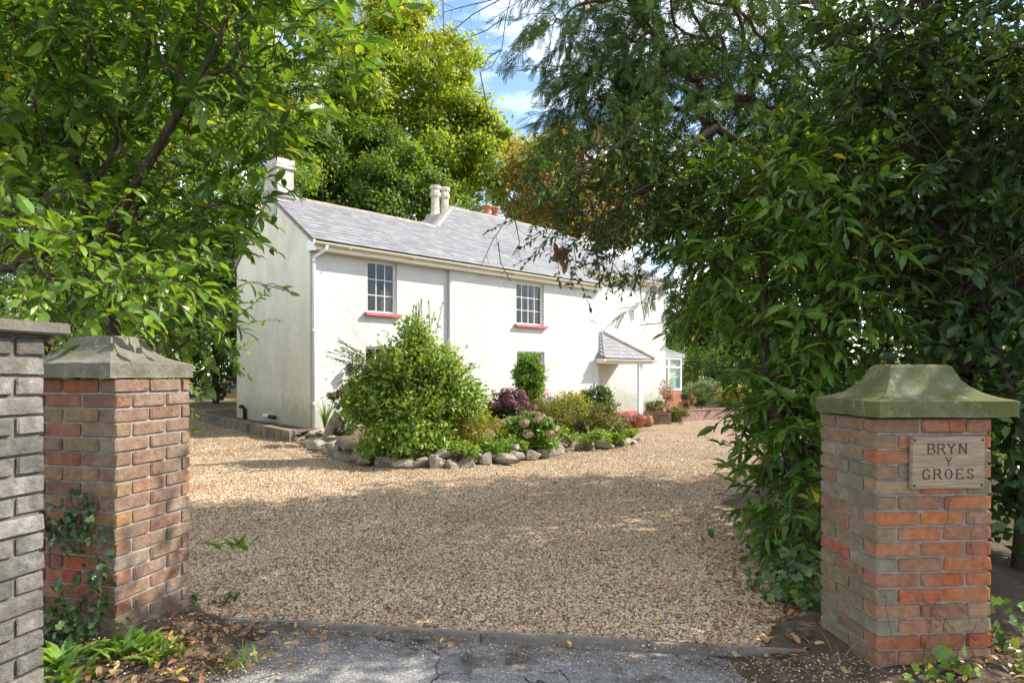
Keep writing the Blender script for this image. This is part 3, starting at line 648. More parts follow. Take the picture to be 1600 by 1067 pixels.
# windows
def window(s0, s1, z0, z1, d0, nc, nr, curtain=None, mid=None):
    f = MB(); fw = .055; dq = d0+.09; D = VV*.06
    f.box(H(s0, dq, z0), UU*(s1-s0), D, ZZ*fw); f.box(H(s0, dq, z1-fw), UU*(s1-s0), D, ZZ*fw); f.box(H(s0, dq, z0+fw), UU*fw, D, ZZ*(z1-z0-2*fw)); f.box(H(s1-fw, dq, z0+fw), UU*fw, D, ZZ*(z1-z0-2*fw))
    w = f.build('window', M_white, house); gw = (s1-s0-2*fw)/nc; gh = (z1-z0-2*fw)/nr; b = .016
    g_ = MB()
    for i in range(1, nc): g_.box(H(s0+fw+gw*i-b/2, dq+.012, z0+fw), UU*b, VV*.034, ZZ*(z1-z0-2*fw))
    for j in range(1, nr):
        for i in range(nc): g_.box(H(s0+fw+gw*i+(b/2+.001 if i else 0), dq+.014, z0+fw+gh*j-b/2), UU*(gw-b/2*((i > 0)+(i < nc-1))-.002*(i > 0)), VV*.03, ZZ*b)
    g_.build('glazing_bar', M_white, w)
    for i in range(nc):
        for j in range(nr):
            p = MB(); tl = VV*R.uniform(-.01, .01); e = .004; a = H(s0+fw+gw*i+b/2*(i > 0)+e, dq+.03, z0+fw+gh*j+b/2*(j > 0)+e); u_ = UU*(gw-b/2*((i > 0)+(i < nc-1))-2*e); v_ = ZZ*(gh-b/2*((j > 0)+(j < nr-1))-2*e)
            p.box(a, u_, VV*.006, v_+tl).build('pane', M_glass, w)
    if curtain: 
        for (c0, c1, c2, c3) in curtain:
            n = 12; m = MB()
            for k in range(n):
                q0 = c0+(c1-c0)*k/n; q1 = c0+(c1-c0)*(k+1)/n; y0 = d0+.3+.03*math.sin(k*1.7); y1 = d0+.3+.03*math.sin((k+1)*1.7)
                m.quad(H(q0, y0, c2), H(q1, y1, c2), H(q1, y1, c3), H(q0, y0, c3))
            m.build('curtain', M_curtain, w)
    return w
def sill(s0, s1, z, d0):
    m = MB(); m.box(H(s0-.09, d0-.11, z-.085), UU*(s1-s0+.18), VV*.2, ZZ*.083); m.build('window_sill', M_pink, house, bevel=.008)
window(*WIN[0], .09, 3, 3, [(2.05, 2.36, 2.97, 3.6)]); sill(WIN[0][0], WIN[0][1], WIN[0][2], .09)
window(*WIN[1], 0, 4, 3, [(6.45, 6.85, 2.95, 4.3), (7.45, 7.8, 2.95, 4.3)]); sill(WIN[1][0], WIN[1][1], WIN[1][2], 0)
window(*WIN[2], .09, 3, 3); sill(WIN[2][0], WIN[2][1], WIN[2][2], .09)
window(*WIN[3], 0, 4, 3); sill(WIN[3][0], WIN[3][1], WIN[3][2], 0)
# chimneys
ch = MB(); ch.box(H(-.02, 1.98, 5.5), UU*.46, VV*.86, ZZ*1.2); c1 = ch.build('chimney', M_stack, house, bevel=.02)
m = MB(); m.box(H(-.07, 1.93, 6.70), UU*.56, VV*.96, ZZ*.1); m.box(H(-.04, 1.96, 6.80), UU*.5, VV*.9, ZZ*.17); m.build('chimney_crown', M_stack, c1, bevel=.02)
m = MB(); m.box(H(-.04, 1.95, 5.95), UU*.52, VV*.93, ZZ*.16); m.build('chimney_flashing', M_lead, c1, bevel=.015)
c2p = at(687, 330, 25.3); c2 = MB().box(Vector((c2p.x-.5, 24.9, 6.2)), Vector((.95, .2, 0)), Vector((-.15, .7, 0)), ZZ*1.68).build('chimney', M_stack, house, bevel=.03)
for k, px in enumerate((680, 694.5)):
    p = at(px, 330, 25.3+.25*k); c = (p.x, p.y, 7.86)
    prof = [(.24, 0), (.24, .1), (.2, .14), (.17, .22), (.165, .78), (.2, .82), (.22, .86), (.22, 1.0), (.17, 1.04), (.18, 1.12), (.22, 1.15), (.22, 1.28), (.17, 1.28), (.15, .9)]
    mb = MB(); mb.lathe(c, prof, 8, False); o = mb.build('chimney_pot', M_pot_cream, c2)
c3 = MB().box(H(9.8, 5.3, 6.9), UU*1.0, VV*.5, ZZ*1.02).build('chimney', M_lead, house, bevel=.03)
for s in (10.1, 10.55):
    MB().lathe(H(s, 5.55, 7.92), [(.15, 0), (.16, .03), (.14, .08), (.15, .3), (.19, .33), (.19, .4), (.14, .42), (.12, .3)], 14, False).build('chimney_pot', M_terra, c3, True)
# wall fittings
m = MB(); m.tube([H(-.0, 2.5, .34), H(-.16, 2.5, .34)], .055, 12); m.tube([H(-.1, 2.5, .34), H(-.1, 2.25, .34)], .04, 12); m.build('waste_pipe', M_white, house, True)
m = MB(); m.tube([H(-.1, 2.25, .34), H(-.1, 1.9, .33)], .05, 10); m.tube([H(-.06, 4.1, -.1), H(-.06, 4.1, .45), H(-.14, 4.1, .55), H(-.2, 4.1, .5)], .05, 8); m.build('black_pipe', M_dark, house, True)
m = MB(); m.tube([H(10.38, -.02, 3.55), H(10.38, -.22, 3.55)], .012, 6); m.tube([H(10.2, -.15, 3.56), H(10.75, -.22, 3.52)], .01, 6); m.build('cable_bracket', M_cream, house)
# porch
porch = MB(); e0, e1, dF, ze, za = 10.27, 13.22, -.38, 1.98, 2.95; sm_ = 11.57
A, B, T, TB = H(e0, dF, ze), H(e1, dF, ze), H(sm_, .75, za), H(sm_, 1.24, za); AL, BL = H(e0, 1.24, ze), H(e1, 1.24, ze)
porch.add([A, B, T, TB, AL, BL], [[0, 1, 2], [1, 5, 3, 2], [4, 0, 2, 3]]); pr = porch.build('porch_roof', M_lead, house)
pn = (B-A).cross(T-A).normalized(); pw = (T-A)-UU*(T-A).dot(UU); pwl = pw.length; pw = pw/pwl
n = 7
for r_ in range(n):
    t0 = r_/n; wdt = (e1-e0)*(1-t0*.97); cnt_ = max(1, round(wdt/.3)); cw = wdt/cnt_
    for k in range(cnt_):
        o_ = A.lerp(T, t0)+UU*(cw*(k+.5)); off = (cw*.5 if r_ % 2 else 0)
        M = Matrix.Translation(o_+pn*.016) @ Matrix(((UU.x, pw.x, pn.x, 0), (UU.y, pw.y, pn.y, 0), (UU.z, pw.z, pn.z, 0), (0, 0, 0, 1))) @ Matrix.Rotation(-.05, 4, 'X') @ Matrix.Diagonal((cw-.008, pwl/n/.26, 1, 1))
        obj('slate', SLM[k % 4], pr, M)
def hip_tiles(a, b):
    d = b-a; nn = 5
    for i in range(nn):
        MB().tube([a+d*(i/nn)+ZZ*.02, a+d*((i+.98)/nn)+ZZ*.03], [.085, .075], 8).build('ridge_tile', M_ridge, pr)
hip_tiles(B, T)
MB().tube([A+ZZ*.03+UU*.02, T+ZZ*.03], [.045, .05], 6).build('verge', M_lead, pr)
m = MB(); m.box(H(e0, dF+.03, ze-.17), UU*(e1-e0), VV*.03, ZZ*.15); m.box(H(e1-.03, dF+.06, ze-.17), UU*.03, VV*1.55, ZZ*.15); m.box(H(e0, dF+.06, ze-.17), UU*.03, VV*.42, ZZ*.16); m.quad(H(e0, dF+.06, ze-.165), H(e0, 1.24, ze-.165), H(e1-.03, 1.24, ze-.165), H(e1-.03, dF+.06, ze-.165)); m.build('porch_fascia', M_cream, pr)
gutter(H(e0, dF-.05, ze-.04), H(e1+.06, dF-.05, ze-.04), -VV, pr)
for (s_, d_) in ((12.38, -.3), (12.6, -.26)):
    m = MB(); m.box(H(s_-.04, d_-.04, -.7), UU*.08, VV*.08, ZZ*(ze+.54)); m.build('porch_post', M_white, house)
def lantern(p, out, label):
    t = thing('wall_lantern', p, label, 'lantern'); m = MB(); p = Vector(p)
    m.box(p-UU*.03-ZZ*.1, UU*.06, out*.02, ZZ*.24); m.tube([p+ZZ*.08, p+out*.09+ZZ*.15, p+out*.16+ZZ*.1], .012, 6); m.build('bracket', M_dark, t)
    c = p+out*.16-ZZ*.16; m = MB(); m.lathe(c, [(.02, 0), (.05, .02), (.08, .2), (.1, .21), (.03, .29), (.01, .31)], 6); m.build('lamp_housing', M_dark, t)
lantern(H(10.75, 1.22, 1.45), -VV, 'black wall lantern hanging under the porch roof')
lantern(H(.98, .08, 1.55), -VV, 'small dark lantern on white wall left of the big shrub')
# conservatory
cons = thing('conservatory', H(16.5, 1.9, -.4), 'white glazed conservatory at far right end of the house', 'conservatory')
cs0, cs1, cd0, cd1, cz0, cz1 = 16.52, 18.9, 1.95, 6, .78, 2.2
m = MB(); m.box(H(cs0, cd0, -.7), UU*(cs1-cs0), VV*(cd1-cd0), ZZ*(cz0+.62)); m.build('dwarf_wall', plain('far_brick', (.36, .15, .09), .9, .3, 9), cons)
f = MB()
for s_ in (cs0, cs0+.8, cs0+1.25, cs1-.09): f.box(H(s_, cd0, cz0-.08), UU*.09, VV*.09, ZZ*(cz1-cz0+.08))
for z_, t_ in ((cz0-.08, .08), (1.72, .07), (cz1-.1, .16)): f.box(H(cs0, cd0-.012, z_), UU*(cs1-cs0), VV*.1, ZZ*t_)
for d_ in (cd0+.1, cd0+1.2, cd0+2.4): f.box(H(cs1-.09, d_, cz0-.08), UU*.085, VV*.09, ZZ*(cz1-cz0))
f.box(H(cs1-.1, cd0, cz1-.1), UU*.12, VV*4, ZZ*.15); f.box(H(cs0, cd0-.08, cz1+.055), UU*(cs1-cs0+.1), VV*.1, ZZ*.06); f.build('frame', M_white, cons)
M_backing = plain('pale_backing', (.6, .68, .7), .4, .05)
for (a, b) in ((cs0+.09, cs0+.8), (cs0+.89, cs0+1.25), (cs0+1.34, cs1-.09)):
    for (z_, z2) in ((cz0, 1.72), (1.79, cz1-.1)):
        MB().box(H(a, cd0+.04, z_), UU*(b-a), VV*.01, ZZ*(z2-z_)).build('pane', M_glass, cons)
m = MB(); m.box(H(cs0+.1, cd0+.12, cz0), UU*2.2, VV*.02, ZZ*1.3); m.build('pane_backing', M_backing, cons)  # added pale sheet that makes the dark panes look bright
m = MB(); m.add([H(cs0, cd0-.1, cz1+.1), H(cs1+.1, cd0-.1, cz1+.1), H(cs0+.9, 3.6, 3.05), H(cs0, 3.6, 3.05), H(cs1+.1, cd1, cz1+.1)], [[0, 1, 2, 3], [1, 4, 2]]); cr = m.build('roof', M_slate_far, cons)
m = MB()
for k in range(5): m.tube([H(cs0+.05+(cs1-cs0)*k/4, cd0-.1, cz1+.13), H(cs0+.05+.85*k/4, 3.6, 3.08)], .03, 4)
m.build('rafter', M_white, cr)
# ================================================================== GATE PILLARS AND WALLS
def brick_mesh(k, L=1.0):
    bm = bmesh.new(); bmesh.ops.create_cube(bm, size=1); bmesh.ops.bevel(bm, geom=bm.edges[:], offset=.06, segments=1, affect='EDGES')
    for v in bm.verts: v.co += Vector((R.uniform(-.012, .012), R.uniform(-.03, .03), R.uniform(-.022, .022)))
    me = bpy.data.meshes.new('brick'); bm.to_mesh(me); bm.free(); return me
BRK = {}
def brick(parent, c, ax, ay, lx, ly, lz, mat, name='brick'):
    if mat.name not in BRK:
        BRK[mat.name] = [brick_mesh(k) for k in range(6)]
        for me in BRK[mat.name]: me.materials.append(mat)
    fl = R.choice((1, -1)); rt = R.uniform(-.008, .008)
    M = Matrix.Translation(c) @ Matrix(((ax.x*fl, ay.x*fl, 0, 0), (ax.y*fl, ay.y*fl, 0, 0), (0, 0, 1, 0), (0, 0, 0, 1))) @ Matrix.Rotation(rt, 4, 'Y') @ Matrix.Diagonal((lx, ly, lz, 1))
    return obj(name, R.choice(BRK[mat.name]), parent, M)
def run(parent, o, ax, ay, length, z, h, mat, first, L=.215, j=.011, dep=.1025, rev=False):
    x = 0; k = 0
    while x < length-.015:
        l = first if k == 0 else L
        if length-x-l < .05: l = length-x
        p = (length-x-l/2) if rev else x+l/2
        mt = mat(z) if callable(mat) else mat
        brick(parent, o+ax*p+ay*(dep/2+R.uniform(-.0025, .0025))+ZZ*(z+h/2+R.uniform(-.0015, .0015)), ax, ay, l, dep, h, mt); x += l+j; k += 1
def pillar(name, label, A, ax, ay, w, l, nc, pitch, z0, mf, ms, capm, caph, ovf, ovs, shx=0, shy=0):
    """A front corner; front face along ax (width w), visible side along ay (depth l)"""
    th = thing(name, A+ax*w/2+ay*l/2+ZZ*z0, label, 'pillar', None); hb = pitch-.011
    m = MB(); m.box(A+ax*.012+ay*.012+ZZ*(z0-.15), ax*(w-.024), ay*(l-.024), ZZ*(nc*pitch+.14)); m.build('mortar_core', M_mortar, th)
    for c in range(nc):
        z = z0+c*pitch; e = c % 2 == 0; D = .1025; jj = .011
        if e: run(th, A, ax, ay, w, z, hb, mf, .215); s0 = D+jj
        else: run(th, A+ax*(D+jj), ax, ay, w-D-jj, z, hb, mf, .215); s0 = 0
        run(th, A+ay*s0+ax*D, ay, -ax, l-s0, z, hb, ms, .215 if e else .215)
        run(th, A+ax*w+ay*(D+jj), ay, -ax, l-D-jj, z, hb, mf, .215 if e else .1025)
        run(th, A+ay*(l-D)+ax*(D+jj), ax, ay, w-2*(D+jj), z, hb, mf, .215)
    zt = z0+nc*pitch; c = A+ax*(w/2+shx)+ay*(l/2+shy); bm = bmesh.new(); rings = []
    prof = [(0, 0), (.003, .008), (0, .075), (.022, .083), (.06, .093), (.10, .113), (.135, .142), (.16, .176), (.178, .215), (.186, caph-.012), (.20, caph)]
    N = 9
    for ins, z in prof:
        a = w/2+ovf-ins; b = l/2+ovs-ins; r = []
        for sx, sy, dx, dy in ((-1, -1, 1, 0), (1, -1, 0, 1), (1, 1, -1, 0), (-1, 1, 0, -1)):
            for k in range(N):
                t = 2*k/N; x = (sx+dx*t)*a; y = (sy+dy*t)*b; n_ = R.uniform(-.0025, .0025)
                r.append(bm.verts.new(c-root_loc(th)+ax*(x+n_)+ay*(y+n_)+ZZ*(zt+z+R.uniform(-.002, .002))))
        rings.append(r)
    q = len(rings[0])
    for i in range(len(rings)-1):
        for k in range(q): f = bm.faces.new([rings[i][k], rings[i][(k+1) % q], rings[i+1][(k+1) % q], rings[i+1][k]]); f.smooth = False
    bm.faces.new(rings[-1]); bm.faces.new(rings[0][::-1]); bmesh.ops.recalc_face_normals(bm, faces=bm.faces[:])
    me = bpy.data.meshes.new('capstone'); bm.to_mesh(me); bm.free(); me.materials.append(capm); o = bpy.data.objects.new('capstone', me); COL.objects.link(o); o.parent = th
    return th
tr = math.radians(4); AR = Vector((1.715, 2.9, 0)); rax = Vector((math.cos(tr), math.sin(tr), 0)); ray = Vector((-math.sin(tr), math.cos(tr), 0))
pillar('gate_pillar', 'red brick gate pillar with the name board and mossy green capstone', AR, rax, ray, .573, .472, 17, .0730, -.022, lambda z: M_brick if R.random() > (.06 if z < .85 else .4) else M_brick_moss, lambda z: M_brick_moss if R.random() > .12 else M_brick, M_cap_green, .25, .06, .03, .045, -.012)
AL_ = Vector((-1.99, 3.1, 0)); lay = Vector((.2215, .975, 0)).normalized(); lax = Vector((-lay.y, lay.x, 0))
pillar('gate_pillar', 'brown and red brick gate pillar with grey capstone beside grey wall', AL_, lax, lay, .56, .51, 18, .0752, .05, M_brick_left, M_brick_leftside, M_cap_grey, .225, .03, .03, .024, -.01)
# grey wall of the neighbour
E0 = Vector((-1.848, 2.44, 0)); wd_ = Vector((-.2557, -.967, 0)).normalized(); wn = Vector((-wd_.y, wd_.x, 0))
if wn.x > 0: wn = -wn
gw = thing('garden_wall', E0+wd_*.4, 'grey concrete brick wall with flat coping at left edge', 'wall')
m = MB(); m.box(E0+wd_*.012+wn*.014+ZZ*-.1, wd_*1.9, wn*.19, ZZ*1.68); m.build('mortar_core', M_mortar_dark, gw)
for c in range(21):
    z = -.03+c*.0763; run(gw, E0, wd_, wn, 1.9, z, .064, M_brick_grey, .215 if c % 2 else .104, .215, .013)
    run(gw, E0+wn*.113+wd_*.1, wn, -wd_, .105, z, .064, M_brick_grey, .1025)
for k in range(3):
    m = MB(); m.box(E0-wd_*.075+wd_*(k*.66)-wn*.045+ZZ*1.578, wd_*.652, wn*.31, ZZ*.047); m.build('coping_stone', M_cope, gw, bevel=.006)
# name board
sg = thing('name_board', AR+rax*.333-ray*.02+ZZ*1.0, 'weathered wooden name board reading BRYN Y GROES on the right pillar', 'sign')
SO = AR+rax*.151-ray*.026+ZZ*.884; BWd, BH = .364, .246
m = MB(); m.box(SO, rax*BWd, ray*.022, ZZ*BH+rax*.004); m.build('board', M_oak, sg, bevel=.004)
GL = {'B': [[(0, 0), (0, 1)], [(0, 1), (.45, 1), (.6, .88), (.6, .65), (.45, .53), (0, .53)], [(.45, .53), (.68, .4), (.68, .14), (.5, 0), (0, 0)]],
      'R': [[(0, 0), (0, 1)], [(0, 1), (.48, 1), (.63, .87), (.63, .64), (.48, .51), (0, .51)], [(.36, .51), (.75, 0)]],
      'Y': [[(0, 1), (.36, .5), (.36, 0)], [(.72, 1), (.36, .5)]], 'N': [[(0, 0), (0, 1), (.68, 0), (.68, 1)]],
      'G': [[(.68, .83), (.5, .98), (.25, .98), (.05, .75), (0, .5), (.05, .22), (.27, .02), (.5, .02), (.68, .14), (.68, .42), (.45, .42)]],
      'O': [[(.37, 1), (.12, .88), (0, .5), (.12, .12), (.37, 0), (.62, .12), (.74, .5), (.62, .88), (.37, 1)]],
      'E': [[(0, 0), (0, 1)], [(0, 1), (.6, 1), (.6, .86)], [(0, .52), (.46, .52)], [(0, 0), (.63, 0), (.63, .15)]],
      'S': [[(.56, .82), (.42, .98), (.2, .98), (.04, .84), (.06, .66), (.5, .4), (.58, .2), (.44, .02), (.18, .02), (.02, .2)]]}
SER = {'B': [(0, 0), (0, 1)], 'R': [(0, 0), (0, 1), (.75, 0)], 'Y': [(0, 1), (.72, 1), (.36, 0)], 'N': [(0, 0), (0, 1), (.68, 1)], 'G': [(.68, .42)], 'O': [], 'E': [(0, 0), (0, 1)], 'S': [(.56, .86), (.02, .14)]}
def letter(ch, ox, oz, h):
    m = MB(); P = lambda x, z: SO-ray*.0012+rax*(ox+x*h)+ZZ*(oz+z*h)
    k = 0
    def stroke(a, b, w):
        nonlocal k
        d = Vector((b[0]-a[0], b[1]-a[1])); n_ = Vector((-d.y, d.x)).normalized()*w/2; e = d.normalized()*w*.25; q = -ray*(.00006*k); k += 1
        A_ = (a[0]-e.x, a[1]-e.y); B_ = (b[0]+e.x, b[1]+e.y)
        m.quad(P(A_[0]+n_.x, A_[1]+n_.y)+q, P(A_[0]-n_.x, A_[1]-n_.y)+q, P(B_[0]-n_.x, B_[1]-n_.y)+q, P(B_[0]+n_.x, B_[1]+n_.y)+q)
    for pl in GL[ch]:
        for a, b in zip(pl, pl[1:]): stroke(a, b, .15 if abs(b[1]-a[1]) > abs(b[0]-a[0])*.8 else .085)
    for x, z in SER[ch]: stroke((x-.13, z), (x+.13, z), .06)
    m.build('letter', M_letter, sg)
hL = .046
for ch, x in zip('BRYN', (.082, .131, .180, .238)): letter(ch, x, .165, hL)
letter('Y', .170, .108, .037)
for ch, x in zip('GROES', (.056, .112, .166, .224, .276)): letter(ch, x, .046, hL)
for x, z in ((.014, .016), (BWd-.016, .016), (.016, BH-.018), (BWd-.012, BH-.018)):
    c = SO+rax*x+ZZ*z-ray*.003; m = MB(); vs = [c+rax*.006*math.cos(t)+ZZ*.006*math.sin(t) for t in np.linspace(0, 2*math.pi, 9)[:-1]]
    m.add(vs+[v+ray*.004 for v in vs], [list(range(8))]+[[k, k+8, (k+1) % 8+8, (k+1) % 8] for k in range(8)]).build('screw', M_steel, sg)
# ================================================================== LOW WALLS AND ROCKERY
def rock(parent, c, sx, sy, sz, seed, name='stone', mat=None):
    bm = bmesh.new(); bmesh.ops.create_icosphere(bm, subdivisions=2, radius=1); q = random.Random(seed)
    ns = [Vector((q.gauss(0, 1), q.gauss(0, 1), q.gauss(0, 1))).normalized() for _ in range(11)]; ks = [q.uniform(.35, .75) for _ in ns]
    for v in bm.verts:
        for n_, k_ in zip(ns, ks):
            d = v.co.dot(n_)
            if d > k_: v.co -= n_*(d-k_)*.9
        v.co *= q.uniform(.96, 1.04)
    a = q.uniform(-.5, .5); M = Matrix.Translation(c-root_loc(parent)) @ Matrix.Rotation(a, 4, 'Z') @ Matrix.Rotation(q.uniform(-.2, .2), 4, 'X') @ Matrix.Diagonal((sx, sy, sz, 1))
    bm.transform(M); me = bpy.data.meshes.new(name); bm.to_mesh(me); bm.free(); me.materials.append(mat or M_rock)
    o = bpy.data.objects.new(name, me); COL.objects.link(o); o.parent = parent; return o
BED = [(-4.35, 13.7), (-4.05, 12.5), (-2.7, 10.0), (-1.05, 9.15), (-.25, 9.75), (1.0, 11.5), (2.55, 13.7), (3.1, 16.2), (2.75, 19.2), (2.2, 20.4), (-4.3, 14.35)]
sheet('bed_soil', np.linspace(-4.6, 3.4, 90), np.linspace(9, 21, 120), lambda x, y: g(x, y)+.26*sm(poly_dist(x, y, BED)/.35)*in_poly(x, y, BED)+.02*np.sin(7*x)*np.sin(6*y)-.03, M_soil, BED)
rk = thing('rockery_edging', (-1.0, 9.2, 0), 'rough grey stones edging the front of the flower bed', 'stone edging')
def poly_walk(pts, step):
    out = []; carry = 0
    for a, b in zip(pts, pts[1:]):
        a = Vector(a); b = Vector(b); L = (b-a).length; t = carry
        while t < L: out.append(a.lerp(b, t/L)); t += step*R.uniform(.75, 1.25)
        carry = t-L
    return out
k = 0
for p in poly_walk([q for q in BED[0:8]], .3):
    z = float(g(p.x, p.y)); s = R.uniform(.8, 1.2); k += 1
    rock(rk, Vector((p.x+R.uniform(-.05, .05), p.y+R.uniform(-.05, .05), z+R.uniform(.02, .1))), R.uniform(.16, .36)*s, .17*s, .13*R.uniform(.8, 1.5), k)
    if R.random() < .45: rock(rk, Vector((p.x+R.uniform(-.05, .1), p.y+.16, z+.22)), .18*s, .14*s, .09*s, k+500)
slab = thing('boulder', (at(522, 690, 12.4).x, 12.4, 0), 'big pale grey boulder leaning at left end of the bed', 'boulder')
rock(slab, Vector((at(524, 690, 12.4).x, 12.45, .34)), .36, .3, .46, 77); 
# low retaining wall by the gable
lw = thing('low_wall', (-7, 15.8, 0), 'low curved concrete retaining wall along the gable end', 'low wall')
LP = [Vector(p) for p in ((-4.5, 12.95, 0), (-5.6, 14.25, 0), (-6.8, 15.7, 0), (-8.1, 17.25, 0), (-9.0, 18.3, 0), (-9.35, 18.85, 0), (-9.2, 19.35, 0), (-8.8, 19.5, 0), (-8.2, 19.2, 0))]
for i, (a, b) in enumerate(zip(LP, LP[1:])):
    d = b-a; nn = max(1, round(d.length/.45)); nr_ = Vector((d.y, -d.x, 0)).normalized()*.2
    for q in range(nn):
        p = a+d*(q/nn); st = d/nn*.985; zz = float(g(p.x, p.y)); m = MB(); m.box(p+ZZ*(zz-.1), st, -nr_, ZZ*(.35+R.uniform(-.01, .012))); m.build('wall_block', M_lowwall, lw, bevel=.02)
LWP = [(p.x, p.y) for p in LP]+[(-8.0, 17.9), (-4.6, 14.25)]
sheet('bed_soil', np.linspace(-9.5, -4.2, 60), np.linspace(12.8, 19.6, 60), lambda x, y: g(x, y)+.17, M_soil, LWP)
# brick retaining wall on the right
bw = thing('retaining_wall', (8.4, 26.4, -.5), 'low red brick retaining wall below the far lavender bed', 'low wall')
M_brick_far = None
def far_brick_mat():
    t = NT('low_wall_brick'); b = t.new('ShaderNodeTexBrick'); b.inputs['Scale'].default_value = 1; b.inputs['Brick Width'].default_value = .225; b.inputs['Row Height'].default_value = .075; b.inputs['Mortar Size'].default_value = .012
    b.inputs['Color1'].default_value = (.3, .13, .08, 1); b.inputs['Color2'].default_value = (.24, .14, .1, 1); b.inputs['Mortar'].default_value = (.3, .25, .2, 1)
    mp = t.new('ShaderNodeMapping'); mp.inputs['Rotation'].default_value = (math.pi/2, 0, 0); t.link(t.pos(), mp.inputs[0]); t.link(mp.outputs[0], b.inputs['Vector'])
    return t.done(t.pbr(t.mix(1, b.outputs[0], t.ramp(t.noise(6), [(.3, .7), (.7, 1.3)]), 'MULTIPLY'), .9))
M_brick_far = far_brick_mat()
WP = [Vector(p) for p in ((6.9, 25.1, 0), (8.3, 26.0, 0), (9.9, 26.9, 0), (12.5, 27.8, 0))]
for a, b in zip(WP, WP[1:]):
    d = b-a; nr_ = Vector((-d.y, d.x, 0)).normalized()*.2; m = MB(); m.box(a-ZZ*.7, d, nr_, ZZ*.62); m.build('wall_section', M_brick_far, bw)
    nc_ = 6
    for q in range(nc_): MB().box(a+d*(q/nc_)-nr_*.1-ZZ*.078, d/nc_*.985, nr_*1.2, ZZ*.05).build('coping_brick', plain('brick_coping', (.33, .17, .11), .9, .25, 8), bw, bevel=.01)
sheet('upper_bed', np.linspace(6, 30, 40), np.linspace(25, 60, 40), lambda x, y: 0*x-.1, M_soil, [(6.8, 25.2), (8.2, 26.15), (9.8, 27.05), (12.4, 27.95), (30, 30), (30, 60), (7.5, 60)])
# ================================================================== TREES BEHIND THE HOUSE
def B3(px, py, Y, r, ry=None, rz=None, w=1): return pxblob(px, py, Y, r, ry, rz, w)
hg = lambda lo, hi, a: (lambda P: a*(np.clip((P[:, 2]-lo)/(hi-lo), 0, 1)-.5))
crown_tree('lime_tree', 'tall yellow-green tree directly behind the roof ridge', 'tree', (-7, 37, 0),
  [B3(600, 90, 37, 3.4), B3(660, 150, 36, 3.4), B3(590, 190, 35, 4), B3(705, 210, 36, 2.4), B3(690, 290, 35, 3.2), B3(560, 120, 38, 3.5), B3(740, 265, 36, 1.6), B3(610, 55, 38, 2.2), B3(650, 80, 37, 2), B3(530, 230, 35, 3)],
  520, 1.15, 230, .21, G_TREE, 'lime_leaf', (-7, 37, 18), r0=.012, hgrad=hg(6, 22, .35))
crown_tree('sycamore_tree', 'dark green tree behind the roof right of the gable chimney', 'tree', (-9.5, 31, 0),
  [B3(520, 270, 31, 2.6), B3(590, 270, 32, 2.6), B3(480, 240, 31, 1.8), B3(640, 290, 32, 2), B3(560, 215, 32, 2.4), B3(520, 340, 30, 2.5), B3(640, 345, 31, 2)],
  300, 1.0, 220, .18, [(0, (.06, .115, .02)), (.6, (.1, .175, .025)), (1, (.16, .24, .03))], 'sycamore_leaf', (-9.5, 31, 11), r0=.012)
crown_tree('ash_tree', 'pale green tree behind the gable chimney', 'tree', (-12.2, 29, 0),
  [B3(440, 200, 28, 1.5), B3(415, 150, 29, 2.2), B3(430, 240, 28, 1.0), B3(375, 190, 29, 2), B3(400, 90, 30, 2.4), B3(330, 60, 31, 3)],
  220, .9, 200, .14, G_SHRUB, 'ash_leaf', (-12.2, 29, 13), r0=.012)
crown_tree('beech_tree', 'tall bright tree rising behind the left laurel', 'tree', (-17, 28, 0),
  [B3(250, 60, 28, 3), B3(150, 40, 28, 3.5), B3(50, 80, 27, 3.5), B3(320, 150, 28, 2.4), B3(200, 160, 27, 3), B3(80, 210, 27, 3), B3(400, 20, 31, 1.6), B3(60, 330, 26, 2.6), B3(200, 320, 26, 2.6), B3(310, 300, 27, 2), B3(120, 430, 26, 2.4), B3(280, 420, 27, 2.2), B3(20, 250, 25, 2.6), B3(150, 260, 26, 2.6)],
  560, 1.1, 180, .21, G_TREE, 'beech_leaf', (-17, 28, 14), r0=.012)
crown_tree('holly_tree', 'dark evergreen tree in the corner left of the gable wall', 'tree', (-11.5, 24, 0), [B3(330, 380, 23, 1.6), B3(350, 460, 23, 1.4), B3(310, 470, 22, 1.6), B3(340, 540, 23, 1.2), B3(290, 400, 23, 1.6), B3(300, 550, 22, 1.3), B3(370, 320, 24, 1.2)], 170, .8, 120, .17, G_DEEP, 'holly_leaf', (-11.5, 24, 6), r0=.01)
crown_tree('copper_maple', 'orange-brown autumn tree behind the right end of the roof', 'tree', (6, 42, 0),
  [B3(850, 300, 42, 3.4), B3(930, 300, 42, 3.6), B3(800, 270, 43, 2.4), B3(975, 350, 41, 2.6), B3(900, 240, 43, 2.4), B3(780, 230, 44, 1.4), B3(840, 350, 40, 3), B3(1010, 390, 41, 1.6)],
  300, 1.15, 200, .22, G_ORANGE, 'maple_leaf', (6, 42, 12), r0=.014)
